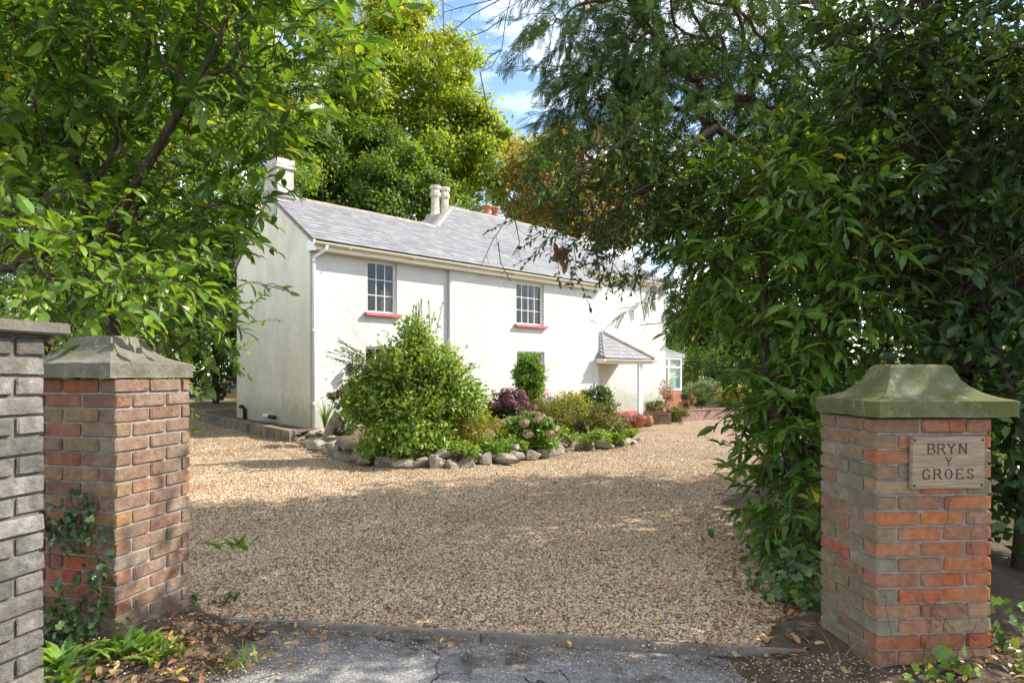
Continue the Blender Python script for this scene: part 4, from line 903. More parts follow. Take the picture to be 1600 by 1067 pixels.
for i, (px, py, Y, r, rp, k, lb, nm) in enumerate([
   (1090, 480, 44, 3.6, G_DEEP, 'far_deep', 'dark green tree beyond the conservatory roof', 'oak_tree'), (1180, 430, 42, 4.2, G_TREE, 'far_bright', 'sunlit yellow-green tree far behind the right laurel', 'birch_tree'),
   (1290, 420, 40, 4.5, G_DEEP, 'far_deep', 'dark tree far behind the right pillar', 'oak_tree'), (1450, 420, 38, 5, G_TREE, 'far_bright', 'tall green tree beyond the hedge on the far right', 'birch_tree'), (1600, 380, 34, 5, G_DEEP, 'far_deep', 'dark tree at the right edge beyond the hedge', 'oak_tree'),
   (1520, 210, 38, 5, G_DEEP, 'far_deep', 'tall dark tree top showing through the bay at upper right', 'oak_tree'), (1380, 200, 42, 5, G_TREE, 'far_bright', 'tall bright tree top behind the cypress trunk', 'birch_tree')]):
    p = at(px, py, Y); bl = [(p.x+R.uniform(-1, 1)*r*.6, p.y+R.uniform(-1, 1), p.z+R.uniform(-.8, .8)*r, r*.6, r*.6, r*.6) for _ in range(6)]+[(p.x, p.y, p.z-r*.8, r*.8, r*.7, r*.7)]
    crown_tree(nm, lb, 'tree', (p.x, p.y, -.4), bl, 170, 1.1, 90, .3, rp, k, (p.x, p.y, p.z), r0=.014, group='trees beyond the far garden')
# far tree belt on the left and hedges
def hedge(name, label, pts, h, wd, n, leafL, ramp, key, rc=.5):
    ps = poly_walk(pts, .9); th = thing(name, (ps[0].x, ps[0].y, 0), label, 'hedge')
    bl = [(p.x, p.y, h*.5*R.uniform(.8, 1.1), wd*R.uniform(.7, 1), wd*R.uniform(.7, 1), h*.5*R.uniform(.9, 1.1)) for p in ps]
    c, cen = sample_blobs(bl, n//40); c[:, 2] = np.maximum(c[:, 2], .05)
    m = MB()
    for p in ps[::2]: m.tube([(p.x, p.y, -.2), (p.x+R.uniform(-.2, .2), p.y, h*.4), (p.x+R.uniform(-.3, .3), p.y+R.uniform(-.3, .3), h*.85)], [.06, .04, .015], 6)
    m.build('stems', M_bark, th, True)
    P, A, N, L, Wd = clump_leaves(c, unit(c-cen), rc*(.6+.8*rng.random(len(c))), 40, leafL, .55)
    leafmesh('foliage', P, A, N, L, Wd, LM(key, ramp), th, T_SMALL)
    return th
hedge('hedge', 'tall dark hedge beyond the parking at the far left', [(-30, 31), (-16, 33.5), (-8.5, 34)], 7.0, 1.6, 44000, .22, G_DEEP, 'hedge_deep', .8)
hedge('hedge', 'dark green hedge along the left side of the drive', [(-5.2, 8.2), (-7.2, 11), (-10.2, 15), (-13.5, 19.5), (-15.5, 25)], 4.9, 1.1, 36000, .13, G_DEEP, 'hedge_deep', .45)
hedge('hedge', 'shaded hedge to the right behind the laurel', [(5.6, 7.8), (8.2, 11), (11, 14.5), (14.5, 18)], 2.9, 1.0, 24000, .12, G_DEEP, 'hedge_dark', .45)
hedge('hedge', 'sunlit green hedge closing the far garden', [(8.5, 37), (14, 37), (22, 36), (34, 34)], 3.6, 1.3, 13000, .2, G_SHRUB, 'hedge_sun', .6)
hedge('hedge', 'hedge on the bank behind the right pillar', [(3.6, 4.4), (4.6, 4.3), (6.2, 4.0), (8.5, 3.6)], 2.3, .8, 16000, .1, G_DARK, 'hedge_dark2', .4)
# trailer seen past the gable
tb = thing('box_trailer', at(352, 622, 26), 'grey metal box trailer in deep shade left of the house', 'trailer')
tz = float(g(tb.location.x, tb.location.y)); tb.location.z = tz; q = Vector((tb.location.x, 26, tz))
m = MB(); m.box(q+Vector((-.45, 0, .16)), Vector((1.35, 0, 0)), Vector((0, .8, 0)), ZZ*.62); m.box(q+Vector((-.47, -.02, .76)), Vector((1.39, 0, 0)), Vector((0, .84, 0)), ZZ*.04); m.build('body', plain('trailer_grey', (.4, .42, .44), .5), tb)
for x in (-.43, -.1, .18, .5, .82): MB().box(q+Vector((x, -.025, .18)), Vector((.03, 0, 0)), Vector((0, .022, 0)), ZZ*.57).build('rib', M_steel, tb)
MB().box(q+Vector((-.05, -.012, .6)), Vector((.22, 0, 0)), Vector((0, .01, 0)), ZZ*.12).build('label_panel', plain('blue_label', (.08, .2, .5), .5), tb)
MB().box(q+Vector((-.1, -.03, .17)), Vector((.62, 0, 0)), Vector((0, .02, 0)), ZZ*.13).build('reflector_bar', plain('yellow_bar', (.6, .4, .05), .5), tb)
for x in (-.2, .6):
    m = MB(); m.tube([q+Vector((x, -.02, .1)), q+Vector((x, .1, .1))], .11, 14); m.build('wheel', M_dark, tb, True)
# ================================================================== BED PLANTS
def pxs(px, Y): return (px-800)/FPX*Y
bush('spindle_shrub', 'large light green shrub in front of the house, tallest in the bed', 'shrub', pxs(640, 10.1), 10.3, 1.28, 1.2, 2.3, 21000, .082, G_SHRUB, 'spindle_leaf', .52, clump=.2, stems=9, blobs=[(0.0, 0, 0.8, 0.73, 0.85, 0.6, 1), (-0.66, -0.1, 0.95, 0.43, 0.45, 0.45, 1.3), (0.66, 0, 1.0, 0.43, 0.5, 0.5, 1.3), (0.09, 0, 1.5, 0.52, 0.55, 0.5, 1.3), (0.11, 0.05, 2.02, 0.28, 0.32, 0.4, 1.5), (-0.44, 0, 1.45, 0.36, 0.4, 0.32, 1.3), (0.55, 0.1, 1.55, 0.36, 0.4, 0.36, 1.3), (-0.26, -0.5, 0.45, 0.47, 0.5, 0.35, 1.2), (0.26, -0.5, 0.45, 0.43, 0.5, 0.38, 1.2), (-0.88, -0.1, 1.2, 0.21, 0.25, 0.2, 1.2), (0.97, 0, 0.95, 0.24, 0.3, 0.3, 1.1), (-0.22, 0, 1.8, 0.21, 0.25, 0.2, 1.1)])
sp = bpy.data.objects['spindle_shrub']
def sprays(th, starts, n, mat, leafL, key):
    P0 = np.array([s[0] for s in starts]); D = np.array([s[1] for s in starts], float); Lt = np.array([s[2] for s in starts]); e = P0+unit(D)*Lt[:, None]
    V, F = tubes(np.concatenate([P0, e]), np.concatenate([np.full(len(P0), -1), np.arange(len(P0))]), np.full(2*len(P0), .005), 5); mk('branches', V, [F], M_twig, th)['kind'] = 'stuff'
    P, A, N, L, Wd = twig_leaves(P0, D, Lt, n, leafL, .5, .1); leafmesh('foliage', P, A, N, L, Wd, LM(key, G_SHRUB), th)
st = []
for k in range(46):
    a = R.uniform(-2.9, .2); z = R.uniform(.7, 1.7); st.append(((sp.location.x+math.cos(a)*.8, sp.location.y+math.sin(a)*.7, z), (math.cos(a)*.7, math.sin(a)*.6, R.uniform(.2, .8)), R.uniform(.2, .4)))
for k in range(14): st.append(((sp.location.x-.75+R.uniform(-.1, .2), sp.location.y-.2, 1.45+R.uniform(0, .35)), (-.8, R.uniform(-.3, .3), R.uniform(.15, .7)), R.uniform(.35, .65)))
for k in range(10): st.append(((sp.location.x+.2+R.uniform(-.25, .25), sp.location.y, 2.1), (R.uniform(-.25, .3), 0, 1), R.uniform(.3, .6)))
sprays(sp, st, 14, None, .072, 'spindle_leaf')
bush('spiraea', 'yellow-green feathery low shrub right of the tallest shrub', 'shrub', pxs(735, 10.3), 10.5, .62, .6, 1.15, 6500, .05, G_YEL, 'spiraea_leaf', .4)
F_MAUVE = [(0, (.10, .03, .045)), (.6, (.22, .06, .10)), (1, (.36, .16, .2))]; F_CREAM = [(0, (.30, .2, .11)), (.5, (.44, .34, .2)), (1, (.45, .24, .26))]
bush('hydrangea', 'hydrangea with dull purple-red flower heads', 'hydrangea', pxs(797, 11.8), 11.9, .5, .45, 1.15, 3400, .09, G_DEEP, 'hydrangea_leaf', .6, flowers=(17, .105, F_MAUVE, 'mauve_petal', .5))
bush('hydrangea', 'lower hydrangea with faded cream and pink heads at the stone edging', 'hydrangea', pxs(822, 10.9), 11.0, .56, .45, .75, 3800, .085, G_LIGHT, 'hydrangea_bright', .6, flowers=(15, .085, F_CREAM, 'cream_petal', .45))
bush('upright_shrub', 'bushy upright bright green shrub below the small ground floor window', 'shrub', pxs(824, 15.5), 15.6, .5, .45, 2.15, 6500, .085, G_LIGHT, 'upright_leaf', .55, base=.45, lumps=12)
bush('juniper', 'dark olive rounded conifer mound behind the hydrangeas', 'conifer', pxs(852, 13.2), 13.3, .55, .55, 1.12, 8000, .06, G_OLIVE, 'juniper_leaf', .28, clump=.22, tmpl=T_SMALL)
bush('azalea', 'golden yellow shrub in the middle of the bed', 'shrub', pxs(893, 14), 14.1, .7, .6, 1.2, 6500, .06, G_YEL, 'azalea_leaf', .45)
bush('choisya', 'round dark green shrub standing against the wall near the porch', 'shrub', pxs(932, 16.8), 16.9, .5, .5, 1.5, 6000, .075, G_DEEP, 'choisya_leaf', .45, base=.3, lumps=12)
bush('cotoneaster', 'mixed green and rusty mound at right end of the bed', 'shrub', pxs(938, 12.9), 13.1, .68, .55, .95, 6500, .05, [(0, (.06, .09, .02)), (.5, (.11, .15, .025)), (.8, (.2, .16, .03)), (1, (.3, .1, .04))], 'cotoneaster_leaf', .5)
bush('berberis', 'reddish green shrub at the foot of the round dark shrub', 'shrub', pxs(958, 14.6), 14.8, .5, .5, .85, 2200, .055, [(0, (.06, .08, .02)), (.6, (.15, .13, .03)), (1, (.3, .08, .04))], 'berberis_leaf', .5)
def rosette(name, label, x, y, n, L, w, ramp, key, cat='plant', spread=1.0, zoff=.2, tm=T_LAUREL, group=None):
    z = float(g(x, y))+zoff; th = thing(name, (x, y, z), label, cat, group); a = rng.random(n)*2*math.pi; ro = (.13 if cat == 'weed' else .06)*spread*rng.random(n); a2 = rng.random(n)*6.28; P = np.stack([x+np.cos(a2)*ro, y+np.sin(a2)*ro, np.full(n, z)], 1)
    el = .4+.9*rng.random(n); A = np.stack([np.cos(a)*spread, np.sin(a)*spread, el], 1); N = np.stack([-np.cos(a)*.5, -np.sin(a)*.5, np.ones(n)], 1)
    Ls = L*(.7+.5*rng.random(n)); ma = LM(key, ramp, src='object', vein=tm is T_LAUREL)
    leaf_objects(P, A, N, Ls, Ls*w, ma, th, tm, key); return th
rosette('hosta', 'broad-leaved plant beside the cream hydrangea', pxs(868, 11.2), 11.3, 22, .3, .36, G_LIGHT, 'hosta_leaf')
rosette('hosta', 'broad-leaved plant on the edging left of the rusty mound', pxs(893, 11.3), 11.5, 22, .26, .38, G_LIGHT, 'hosta_leaf')
rosette('bergenia', 'leathery leaved plant at the far right tip of the bed', pxs(988, 13.2), 13.2, 26, .26, .42, G_LIGHT, 'hosta_leaf')
rosette('bergenia', 'leathery leaved plant low beside the bed tip', pxs(965, 12.5), 12.5, 22, .22, .42, G_LIGHT, 'hosta_leaf')
rosette('iris', 'clump of upright sword-shaped leaves by the downpipe', pxs(505, 12.9), 13.0, 16, .62, .06, G_LIGHT, 'iris_blade', 'plant', .28, .3, T_BLADE)
for i, (px, Y, r, lb, rp) in enumerate([(715, 9.5, .35, 'low green creeper spilling over the stones below the feathery shrub', G_SHRUB), (765, 10.0, .3, 'small trailing plant between purple hydrangea and stones', G_LIGHT), (850, 10.8, .3, 'bright cushion plant growing on the stone edging', G_LIGHT),
   (930, 11.9, .38, 'spreading ground cover right of the edging stones', G_SHRUB), (965, 13.0, .4, 'low spreading foliage near bed tip', G_YEL), (800, 10.4, .25, 'tuft of leaves in a gap of the stone edging', G_SHRUB), (880, 12.6, .4, 'green ground cover beneath the golden shrub', G_SHRUB), (690, 10.0, .4, 'leafy ground cover at the foot of the tallest shrub', G_SHRUB)]):
    bush('ground_cover_plant', lb, 'plant', pxs(px, Y), Y, r, r*.8, .28, 800, .06, rp, 'cover%d' % (i % 3), .5, z=float(g(pxs(px, Y), Y))+.12, lumps=5, clump=.5)
dh = bush('dried_hydrangea', 'brown dried flower heads left of the tallest shrub', 'plant', pxs(537, 12.4), 12.4, .28, .25, 1.35, 500, .08, G_DEEP, 'hydrangea_leaf', .6, flowers=(7, .085, [(0, (.12, .05, .035)), (1, (.28, .14, .1))], 'brown_petal', .75))
# ================================================================== POTS AND PLANTS BY THE PORCH
def pot(name, label, c, prof, mat, plant=None):
    th = thing(name, c, label, 'plant pot', 'pots beside the porch'); MB().lathe(c, prof, 18).build('pot', mat, th, True)
    if plant:
        rr, hh, n, ll, rp, key = plant; o = unit(rng.normal(size=(n, 3))*np.array([1, 1, .6])+np.array([0, 0, .4])); P = np.array(c)+o*np.array([rr, rr, hh])*(rng.random(n)**.4)[:, None]+np.array([0, 0, prof[-1][1]])
        leafmesh('foliage', P, o+rng.normal(size=(n, 3))*.5, np.array([[0, 0, 1.]])+rng.normal(size=(n, 3))*.4, ll, ll*.6, LM(key, rp, trans=.25, tint=(1.1, 1, 1)), th)
    return th
def gp(px, py):
    Y = FPX*EYE/(py-HOR)
    for _ in range(8):
        X = (px-800)/FPX*Y; Y = FPX*(EYE-float(g(X, Y)))/(py-HOR)
    return Vector(((px-800)/FPX*Y, Y, float(g((px-800)/FPX*Y, Y))))
TP = [(.13, 0), (.15, .02), (.2, .34), (.235, .35), (.235, .43), (.2, .43), (.18, .36)]
pot('plant_pot', 'terracotta pot with pink flowers in front of the porch posts', gp(998, 669), TP, M_terra, (.26, .2, 260, .07, [(0, (.05, .08, .02)), (.35, (.08, .1, .03)), (.4, (.5, .13, .27)), (1, (.6, .25, .4))], 'pink_petal'))
pot('plant_pot', 'dark brown low bowl left of the pink flowers', gp(983, 667), [(.2, 0), (.3, .05), (.34, .26), (.36, .3), (.3, .3)], plain('dark_glaze', (.07, .03, .025), .35), (.25, .1, 60, .06, G_DEEP, 'bowl_leaf'))
pot('plant_pot', 'small rounded glazed pot right of the pink flowers', gp(1011, 666), [(.15, 0), (.22, .08), (.24, .2), (.19, .33), (.2, .37), (.15, .37)], plain('amber_glaze', (.3, .12, .04), .4), (.12, .14, 40, .08, G_SHRUB, 'pot_leaf'))
tp = gp(1030, 664); tr_ = thing('planter_trough', tp, 'square brown planter trough with dark spiky shrub', 'planter')
M_plank = plain('brown_plank', (.2, .12, .075), .85, .3, 8)
for k in range(3):
    for (o_, a_, b_) in ((Vector((-.45, 0, 0)), Vector((.95, .25, 0)), Vector((.02, .03, 0))), (Vector((-.45, .02, 0)), Vector((-.15, .5, 0)), Vector((.03, .01, 0))), (Vector((.5, .25, 0)), Vector((-.15, .5, 0)), Vector((.03, .01, 0))), (Vector((-.6, .5, 0)), Vector((.95, .25, 0)), Vector((.02, .03, 0)))):
        MB().box(tp+o_+ZZ*(.02+.15*k), a_, b_, ZZ*.143).build('board', M_plank, tr_)
sheet('soil', np.linspace(tp.x-.55, tp.x+.4, 5), np.linspace(tp.y+.06, tp.y+.68, 5), lambda x, y: 0*x+tp.z+.4, M_soil, None, None, tr_)
P = np.array(tp)+np.stack([rng.normal(size=500)*.25-.1, rng.normal(size=500)*.15+.35, .45+rng.random(500)*.35], 1)
leafmesh('foliage', P, rng.normal(size=(500, 3))*.5+np.array([0, 0, 1.2]), rng.normal(size=(500, 3)), .14, .022, LM('heather', G_OLIVE), tr_)
bush('withered_shrub', 'dry reddish-brown twiggy shrub beside the porch planter', 'shrub', gp(1048, 664).x, gp(1048, 664).y+.6, .5, .45, 1.7, 1100, .075, [(0, (.2, .09, .06)), (.5, (.33, .2, .14)), (1, (.4, .3, .22))], 'dry_leaf', .5, lumps=10, clump=.4)
bush('grassy_shrub', 'straggly grass-green plant at the foot of the withered shrub', 'plant', gp(1062, 662).x, gp(1062, 662).y, .42, .35, .75, 900, .11, G_OLIVE, 'grassy', .12)
bush('lavender', 'rounded grey-green lavender on top of the brick wall', 'lavender', 8.3, 27, .85, .6, .95, 2600, .14, [(0, (.06, .09, .03)), (.6, (.13, .18, .05)), (1, (.2, .2, .14))], 'lavender_leaf', .12, z=-.1, up=1.2)
bush('heather_shrub', 'small rusty shrub at the conservatory corner', 'shrub', 7.5, 26.3, .4, .4, .7, 900, .08, [(0, (.15, .07, .04)), (.6, (.28, .12, .07)), (1, (.2, .2, .05))], 'rusty_leaf', .4, z=-.1)
bush('golden_shrub', 'bright yellow shrub above the brick wall near the laurel', 'shrub', 10.3, 28.6, 1.0, .7, 1.15, 2600, .12, G_YEL, 'golden_leaf', .45, z=-.1)
bush('silver_shrub', 'pale silvery shrub behind the lavender', 'shrub', 9.2, 30, 1.0, .8, 1.5, 2200, .12, [(0, (.1, .14, .08)), (.6, (.2, .25, .16)), (1, (.3, .33, .24))], 'silver_leaf', .4, z=-.1)
bush('garden_shrub', 'dark green shrub in the far garden behind the yellow one', 'shrub', 11.3, 33, 1.6, 1.3, 2.6, 2600, .16, G_DEEP, 'far_shrub', .5, z=-.1)
bush('garden_shrub', 'sunlit green shrub left of the far garden hedge', 'shrub', 9.6, 35, 1.5, 1.3, 3.4, 2600, .18, G_SHRUB, 'far_shrub2', .5, z=-.1)
bush('garden_shrub', 'bright lime shrub filling the gap below the right laurel', 'shrub', 12.6, 31.5, 1.5, 1.2, 2.9, 2600, .17, G_LIGHT, 'far_shrub3', .5, z=-.1)
# ================================================================== LEFT FOREGROUND TREES
leafy_tree('cherry_laurel', 'big glossy cherry laurel overhanging the left pillar', 'laurel tree', [(-3.5, 5.6, -.1), (-3.35, 5.4, 1.2), at(150, 400, 5.1), at(228, 262, 4.7), at(300, 140, 4.5), at(345, 62, 4.4), at(362, -40, 4.4)],
  [pxblob(60, 120, 4.9, .75), pxblob(220, 60, 4.7, .75, rz=.6), pxblob(390, 60, 4.5, .55, rz=.38), pxblob(480, 70, 4.5, .36, rz=.28), pxblob(545, 60, 4.5, .22, rz=.2), pxblob(130, 240, 5.2, .75), pxblob(290, 230, 4.9, .6), pxblob(390, 170, 4.7, .42, rz=.32), pxblob(250, 370, 5.2, .6),
   pxblob(350, 330, 5.0, .32), pxblob(330, 440, 5.1, .4, rz=.3), pxblob(80, 360, 5.2, .7), pxblob(240, 490, 5.4, .5, rz=.3), pxblob(320, 520, 5.3, .24), pxblob(480, 140, 4.6, .25), pxblob(30, -60, 4.8, .9), pxblob(300, -60, 4.6, .8, rz=.4), pxblob(470, -10, 4.4, .4, rz=.3)],
  860, .36, 9, .172, .40, G_LAUREL, 'laurel_leaf', r0=.0021, outw=.7, trans=.48, upn=1.0)
leafy_tree('hornbeam_sapling', 'light green broad-leaved sapling spreading over the grey wall', 'small tree', [(-3.3, 3.7, 0), (-3.2, 3.7, .9), at(-60, 440, 3.7)],
  [pxblob(40, 400, 3.6, .42, .3, .14), pxblob(130, 440, 3.65, .4, .3, .1), pxblob(200, 400, 3.8, .3, .3, .1), pxblob(20, 300, 3.8, .4, .35, .2), pxblob(60, 460, 3.5, .4, .3, .08)],
  105, .42, 9, .12, .55, G_LIGHT, 'hornbeam_leaf', singles=300, r0=.003, droop=.5, updir=-.05, trans=.45, spread=.7)
leafy_tree('privet_thicket', 'mid-green leafy thicket behind the left cherry laurel', 'shrub', [(-5.5, 7.4, -.1), (-5.5, 7.4, 1.5), (-5.6, 7.3, 3.2)],
  [pxblob(60, 200, 7.3, 1.3), pxblob(200, 180, 7.6, 1.1), pxblob(120, 400, 7.2, 1.3), pxblob(280, 320, 7.8, .8), pxblob(320, 500, 8, .6), pxblob(20, 60, 7.4, 1.2), pxblob(330, 200, 8, .6), pxblob(200, 540, 7.3, .9)],
  560, .4, 10, .115, .5, G_LIGHT, 'thicket_leaf', singles=0, trans=.4, vein=False)
# ================================================================== RIGHT FOREGROUND TREES
leafy_tree('cherry_laurel', 'dark laurel leaning over the drive beside the right pillar', 'laurel tree', [(2.45, 4.75, -.1), at(1290, 870, 4.75), at(1245, 740, 4.8), at(1205, 620, 5.0), at(1190, 520, 5.2), at(1195, 420, 5.3)],
  [pxblob(1150, 400, 5.5, .55), pxblob(1205, 310, 5.3, .6), pxblob(1110, 330, 5.9, .5), pxblob(1250, 440, 4.9, .5), pxblob(1135, 470, 5.7, .3), pxblob(1210, 540, 5.3, .34), pxblob(1245, 570, 4.9, .38), pxblob(1245, 670, 4.9, .3), pxblob(1230, 700, 5.1, .22), pxblob(1250, 770, 4.6, .28), pxblob(1240, 770, 4.8, .2),
   pxblob(1290, 330, 4.8, .5), pxblob(1210, 590, 5.0, .36), pxblob(1240, 700, 5.0, .3, w=2.2), pxblob(1245, 800, 4.7, .3, w=2.4), pxblob(1225, 640, 5.2, .26, w=2), pxblob(1262, 720, 4.8, .28, w=2), pxblob(1290, 500, 4.8, .4), pxblob(1255, 640, 4.7, .3)],
  760, .34, 9, .16, .33, G_LAUREL, 'laurel_leaf', r0=.0024, droop=.42, updir=.05, trans=.42, shift=0, group=None)
leafy_tree('bay_tree', 'dense dark big-leaved evergreen towering over the right pillar', 'tree', [(3.55, 5.0, -.1), (3.6, 5.0, 1.2), (3.5, 5.1, 2.6), (3.5, 5.2, 4.6)],
  [pxblob(1400, 120, 5, .8), pxblob(1500, 60, 4.8, .9), pxblob(1590, 150, 4.5, .8), pxblob(1450, 250, 4.9, .8), pxblob(1560, 300, 4.6, .7), pxblob(1400, 360, 5, .6), pxblob(1500, 420, 4.7, .6), pxblob(1590, 440, 4.4, .5), pxblob(1380, 480, 5, .45), pxblob(1450, 500, 4.8, .4), pxblob(1560, 540, 4.6, .4),
   (4.6, 5.4, 3.2, 1.0, 1.0, 1.2), (5.3, 5.8, 2.6, .9, .9, 1.1), pxblob(1340, 40, 5.2, .7), (5.8, 5.6, 3.6, 1, 1, 1.2, .45), (4.4, 6.4, 4.0, 1.2, 1.2, 1, .45), pxblob(1580, 620, 5.2, .4), (6.2, 6.6, 3.4, 1.3, 1.2, 1.3, .45), (5.2, 7.2, 3.2, 1.1, 1, 1.2, .45), (6.0, 4.6, 3.2, 1.2, 1, 1.2, .45), (5.0, 4.6, 3.9, 1.2, 1.1, 1.0, .45), (4.8, 4.2, 3.0, 1, .8, 1.0, .45), pxblob(1560, 240, 5.0, .6, w=1.5), pxblob(1480, 330, 5.0, .5, w=1.5), pxblob(1450, 40, 5.2, .6, w=1.3), pxblob(1340, 250, 5.3, .5, w=1.2)],  # crown blobs added beyond the frame to throw dappled shade on the gravel
  1650, .36, 9, .15, .42, G_DARK, 'bay_leaf', r0=.0035, droop=.3, trans=.34, rough=.3)
leafy_tree('cypress_tree', 'tall dark cypress with red-brown trunk arching over the drive', 'conifer', [(4.05, 7.9, -.2), (4.0, 7.8, 2), at(1335, 330, 7.6), at(1310, 140, 7.3), at(1290, -60, 7.1)],
  [pxblob(1100, 60, 6.9, 1.0, rz=.8), pxblob(1000, 60, 6.8, .8, rz=.6), pxblob(910, 50, 6.7, .5, rz=.4), pxblob(1010, 160, 6.8, .7, rz=.5), pxblob(930, 190, 6.8, .42, rz=.3), pxblob(1120, 200, 7.0, .9, rz=.8), pxblob(1210, 120, 7.2, 1.0), pxblob(1100, 340, 7.2, .6), pxblob(1060, 470, 7.3, .4, rz=.22), pxblob(1050, 420, 7.3, .3, rz=.3),
   pxblob(1260, 260, 7.3, .9), pxblob(1000, -60, 6.8, 1.0, rz=.5), pxblob(1200, -50, 7, 1.2), (4.6, 8.2, 4.4, 1.4, 1.2, 1.2), (5.6, 8.4, 3.8, 1.3, 1.1, 1.1), pxblob(960, 110, 6.8, .5, rz=.4, w=2.6), pxblob(870, 20, 6.7, .35, rz=.3, w=2.2), pxblob(1050, 260, 6.9, .5, rz=.4, w=2.2), pxblob(950, 240, 6.7, .36, rz=.3, w=2.6), pxblob(890, 190, 6.7, .3, rz=.22, w=2), pxblob(900, 120, 6.7, .32, rz=.22), pxblob(1380, 200, 7.6, 1), (6.6, 8.4, 3.4, 1.1, 1, 1.1)],
  1750, .42, 12, .2, .62, G_CON, 'cypress_frond', tmpl=T_FROND, singles=0, r0=.0036, bark=M_bark_red, droop=.7, updir=-.15, trans=.3, rough=.75, vein=False, spread=.6, upn=.6, spec=.15)
leafy_tree('holm_oak', 'small-leaved evergreen with thin twigs hanging before the roof', 'tree', [(3.3, 6.2, -.1), (3.2, 6.2, 2.0), at(1180, 240, 6.1), at(1120, 200, 5.9), at(1060, 240, 5.8), at(1000, 300, 5.7)],
  [pxblob(1010, 300, 5.7, .45, rz=.4), pxblob(940, 330, 5.6, .35, rz=.3), pxblob(880, 350, 5.5, .24, rz=.22), pxblob(870, 300, 5.6, .25, rz=.2), pxblob(1060, 320, 5.8, .4), pxblob(850, 240, 5.6, .16, rz=.12), pxblob(900, 420, 5.5, .12), pxblob(960, 400, 5.6, .2), pxblob(980, 240, 5.7, .35), pxblob(860, 400, 5.5, .1), pxblob(1010, 420, 5.6, .14), pxblob(820, 330, 5.5, .14, rz=.08)],
  540, .26, 10, .066, .5, G_DEEP, 'holm_leaf', singles=300, r0=.0018, droop=.3, trans=.36, vein=False, twr=.003)
leafy_tree('climbing_vine', 'broad round-leaved climber trailing against the sky before the roof', 'climber', [at(1000, 190, 5.3), at(930, 260, 5.2), at(880, 275, 5.1), at(810, 278, 5.0)],
  [pxblob(780, 265, 5.0, .1), pxblob(760, 270, 5.0, .06), pxblob(850, 285, 5.1, .14), pxblob(900, 270, 5.1, .14), pxblob(960, 230, 5.3, .2), pxblob(1000, 240, 5.3, .18), pxblob(830, 240, 5.1, .1)],
  22, .2, 5, .095, .62, G_LAUREL, 'vine_leaf', tmpl=T_LAUREL, singles=110, r0=.0022, droop=.9, updir=-.3, twr=.0022, outw=.3)
# bare twigs against the sky and over the roof
bt = thing('bare_branch', at(860, -20, 5.2), 'leafless thin twigs hanging against the blue sky', 'branch')
def twig(parent, pts, r, Y=5.2, sub=True):
    P = [at(x, y, Y+R.uniform(-.05, .05)) for x, y in pts]; MB().tube(P, [r*(1-.6*i/len(P)) for i in range(len(P))], 5).build('twig', M_twig, parent)
    if sub:
        for a, b in zip(P, P[1:]):
            d = b-a
            for _ in range(2):
                q = a+d*R.random(); e = d.cross(Vector((0, 1, 0))).normalized()*R.choice((-1, 1))*R.uniform(.03, .09)+d.normalized()*R.uniform(.03, .08)
                MB().tube([q, q+e*.6+Vector((0, R.uniform(-.02, .02), 0)), q+e], [r*.45, r*.35, r*.25], 4).build('twig', M_twig, parent)
for pts in ([(870, -30), (770, 0), (720, 12), (692, 20)], [(790, -5), (740, 22), (712, 45), (696, 52)], [(800, -10), (790, 30), (784, 78), (768, 105), (752, 112)], [(785, 30), (760, 48), (735, 58)], [(784, 78), (763, 90), (755, 108)], [(692, -5), (693, 55)], [(750, 112), (760, 165), (775, 215), (795, 262), (830, 300)],
            [(805, 300), (790, 345), (770, 375), (752, 415)], [(778, 378), (782, 410), (798, 440)], [(805, 345), (812, 380), (800, 400)], [(1000, 440), (1002, 470), (1008, 500)], [(1060, 490), (1030, 505), (1000, 508)], [(1120, 280), (1010, 290), (940, 330), (850, 330)]): twig(bt, pts, .005)
dl = thing('dead_leaf_cluster', at(872, 390, 5.45), 'withered brown leaves dangling in front of the slates', 'dead leaves', 'withered leaf clusters')
def dead(th, px, py, Y, n):
    c = np.array(at(px, py, Y)); P = c+rng.normal(size=(n, 3))*np.array([.025, .02, .04]); A = rng.normal(size=(n, 3))*.4+np.array([0, 0, -1.]); leaf_objects(P, A, rng.normal(size=(n, 3)), np.full(n, .11), np.full(n, .06), LM('dead', [(0, (.13, .055, .03)), (1, (.26, .13, .07))], trans=.1, src='object'), th, T_LAUREL, 'dead')
dead(dl, 872, 390, 5.45, 9); dead(dl, 880, 402, 5.45, 5)
d2 = thing('dead_leaf_cluster', at(912, 240, 5.3), 'withered brown leaves hanging among the cypress sprays', 'dead leaves', 'withered leaf clusters'); dead(d2, 912, 242, 5.3, 8); dead(d2, 935, 205, 5.3, 5)
# ================================================================== IVY, WEEDS, LITTER
def ivy(label, c, ext, nrm, n, L, key='ivy_leaf', ramp=G_DARK, name='ivy', singles=True):
    c = Vector(c); th = thing(name, c, label, 'ivy'); nr = np.array(Vector(nrm).normalized()); s = rng.normal(size=(n, 3))*np.array(ext); s -= nr*(s@nr)[:, None]*.7
    P = np.array(c)+s+nr*.03; A = rng.normal(size=(n, 3))*.6+np.array([0, 0, -.8]); N = nr+rng.normal(size=(n, 3))*.35
    Ls = L*(.6+.7*rng.random(n)); leaf_objects(P, A, N, Ls, Ls*.95, LM(key, ramp, trans=.15, src='object', rough=.35), th, T_IVY, key)
    m = MB()
    for k in range(5): a = Vector(P[R.randrange(n)]); b = Vector(P[R.randrange(n)]); m.tube([a, (a+b)/2-Vector(nr)*.02, b], .003, 4)
    m.build('stem', M_twig, th); return th
lf = -lay
ivy('dark ivy clump high on the shaded face of the left pillar', AL_+lax*.24+lf*.01+ZZ*.66, (.11, .03, .075), lf, 110, .038)
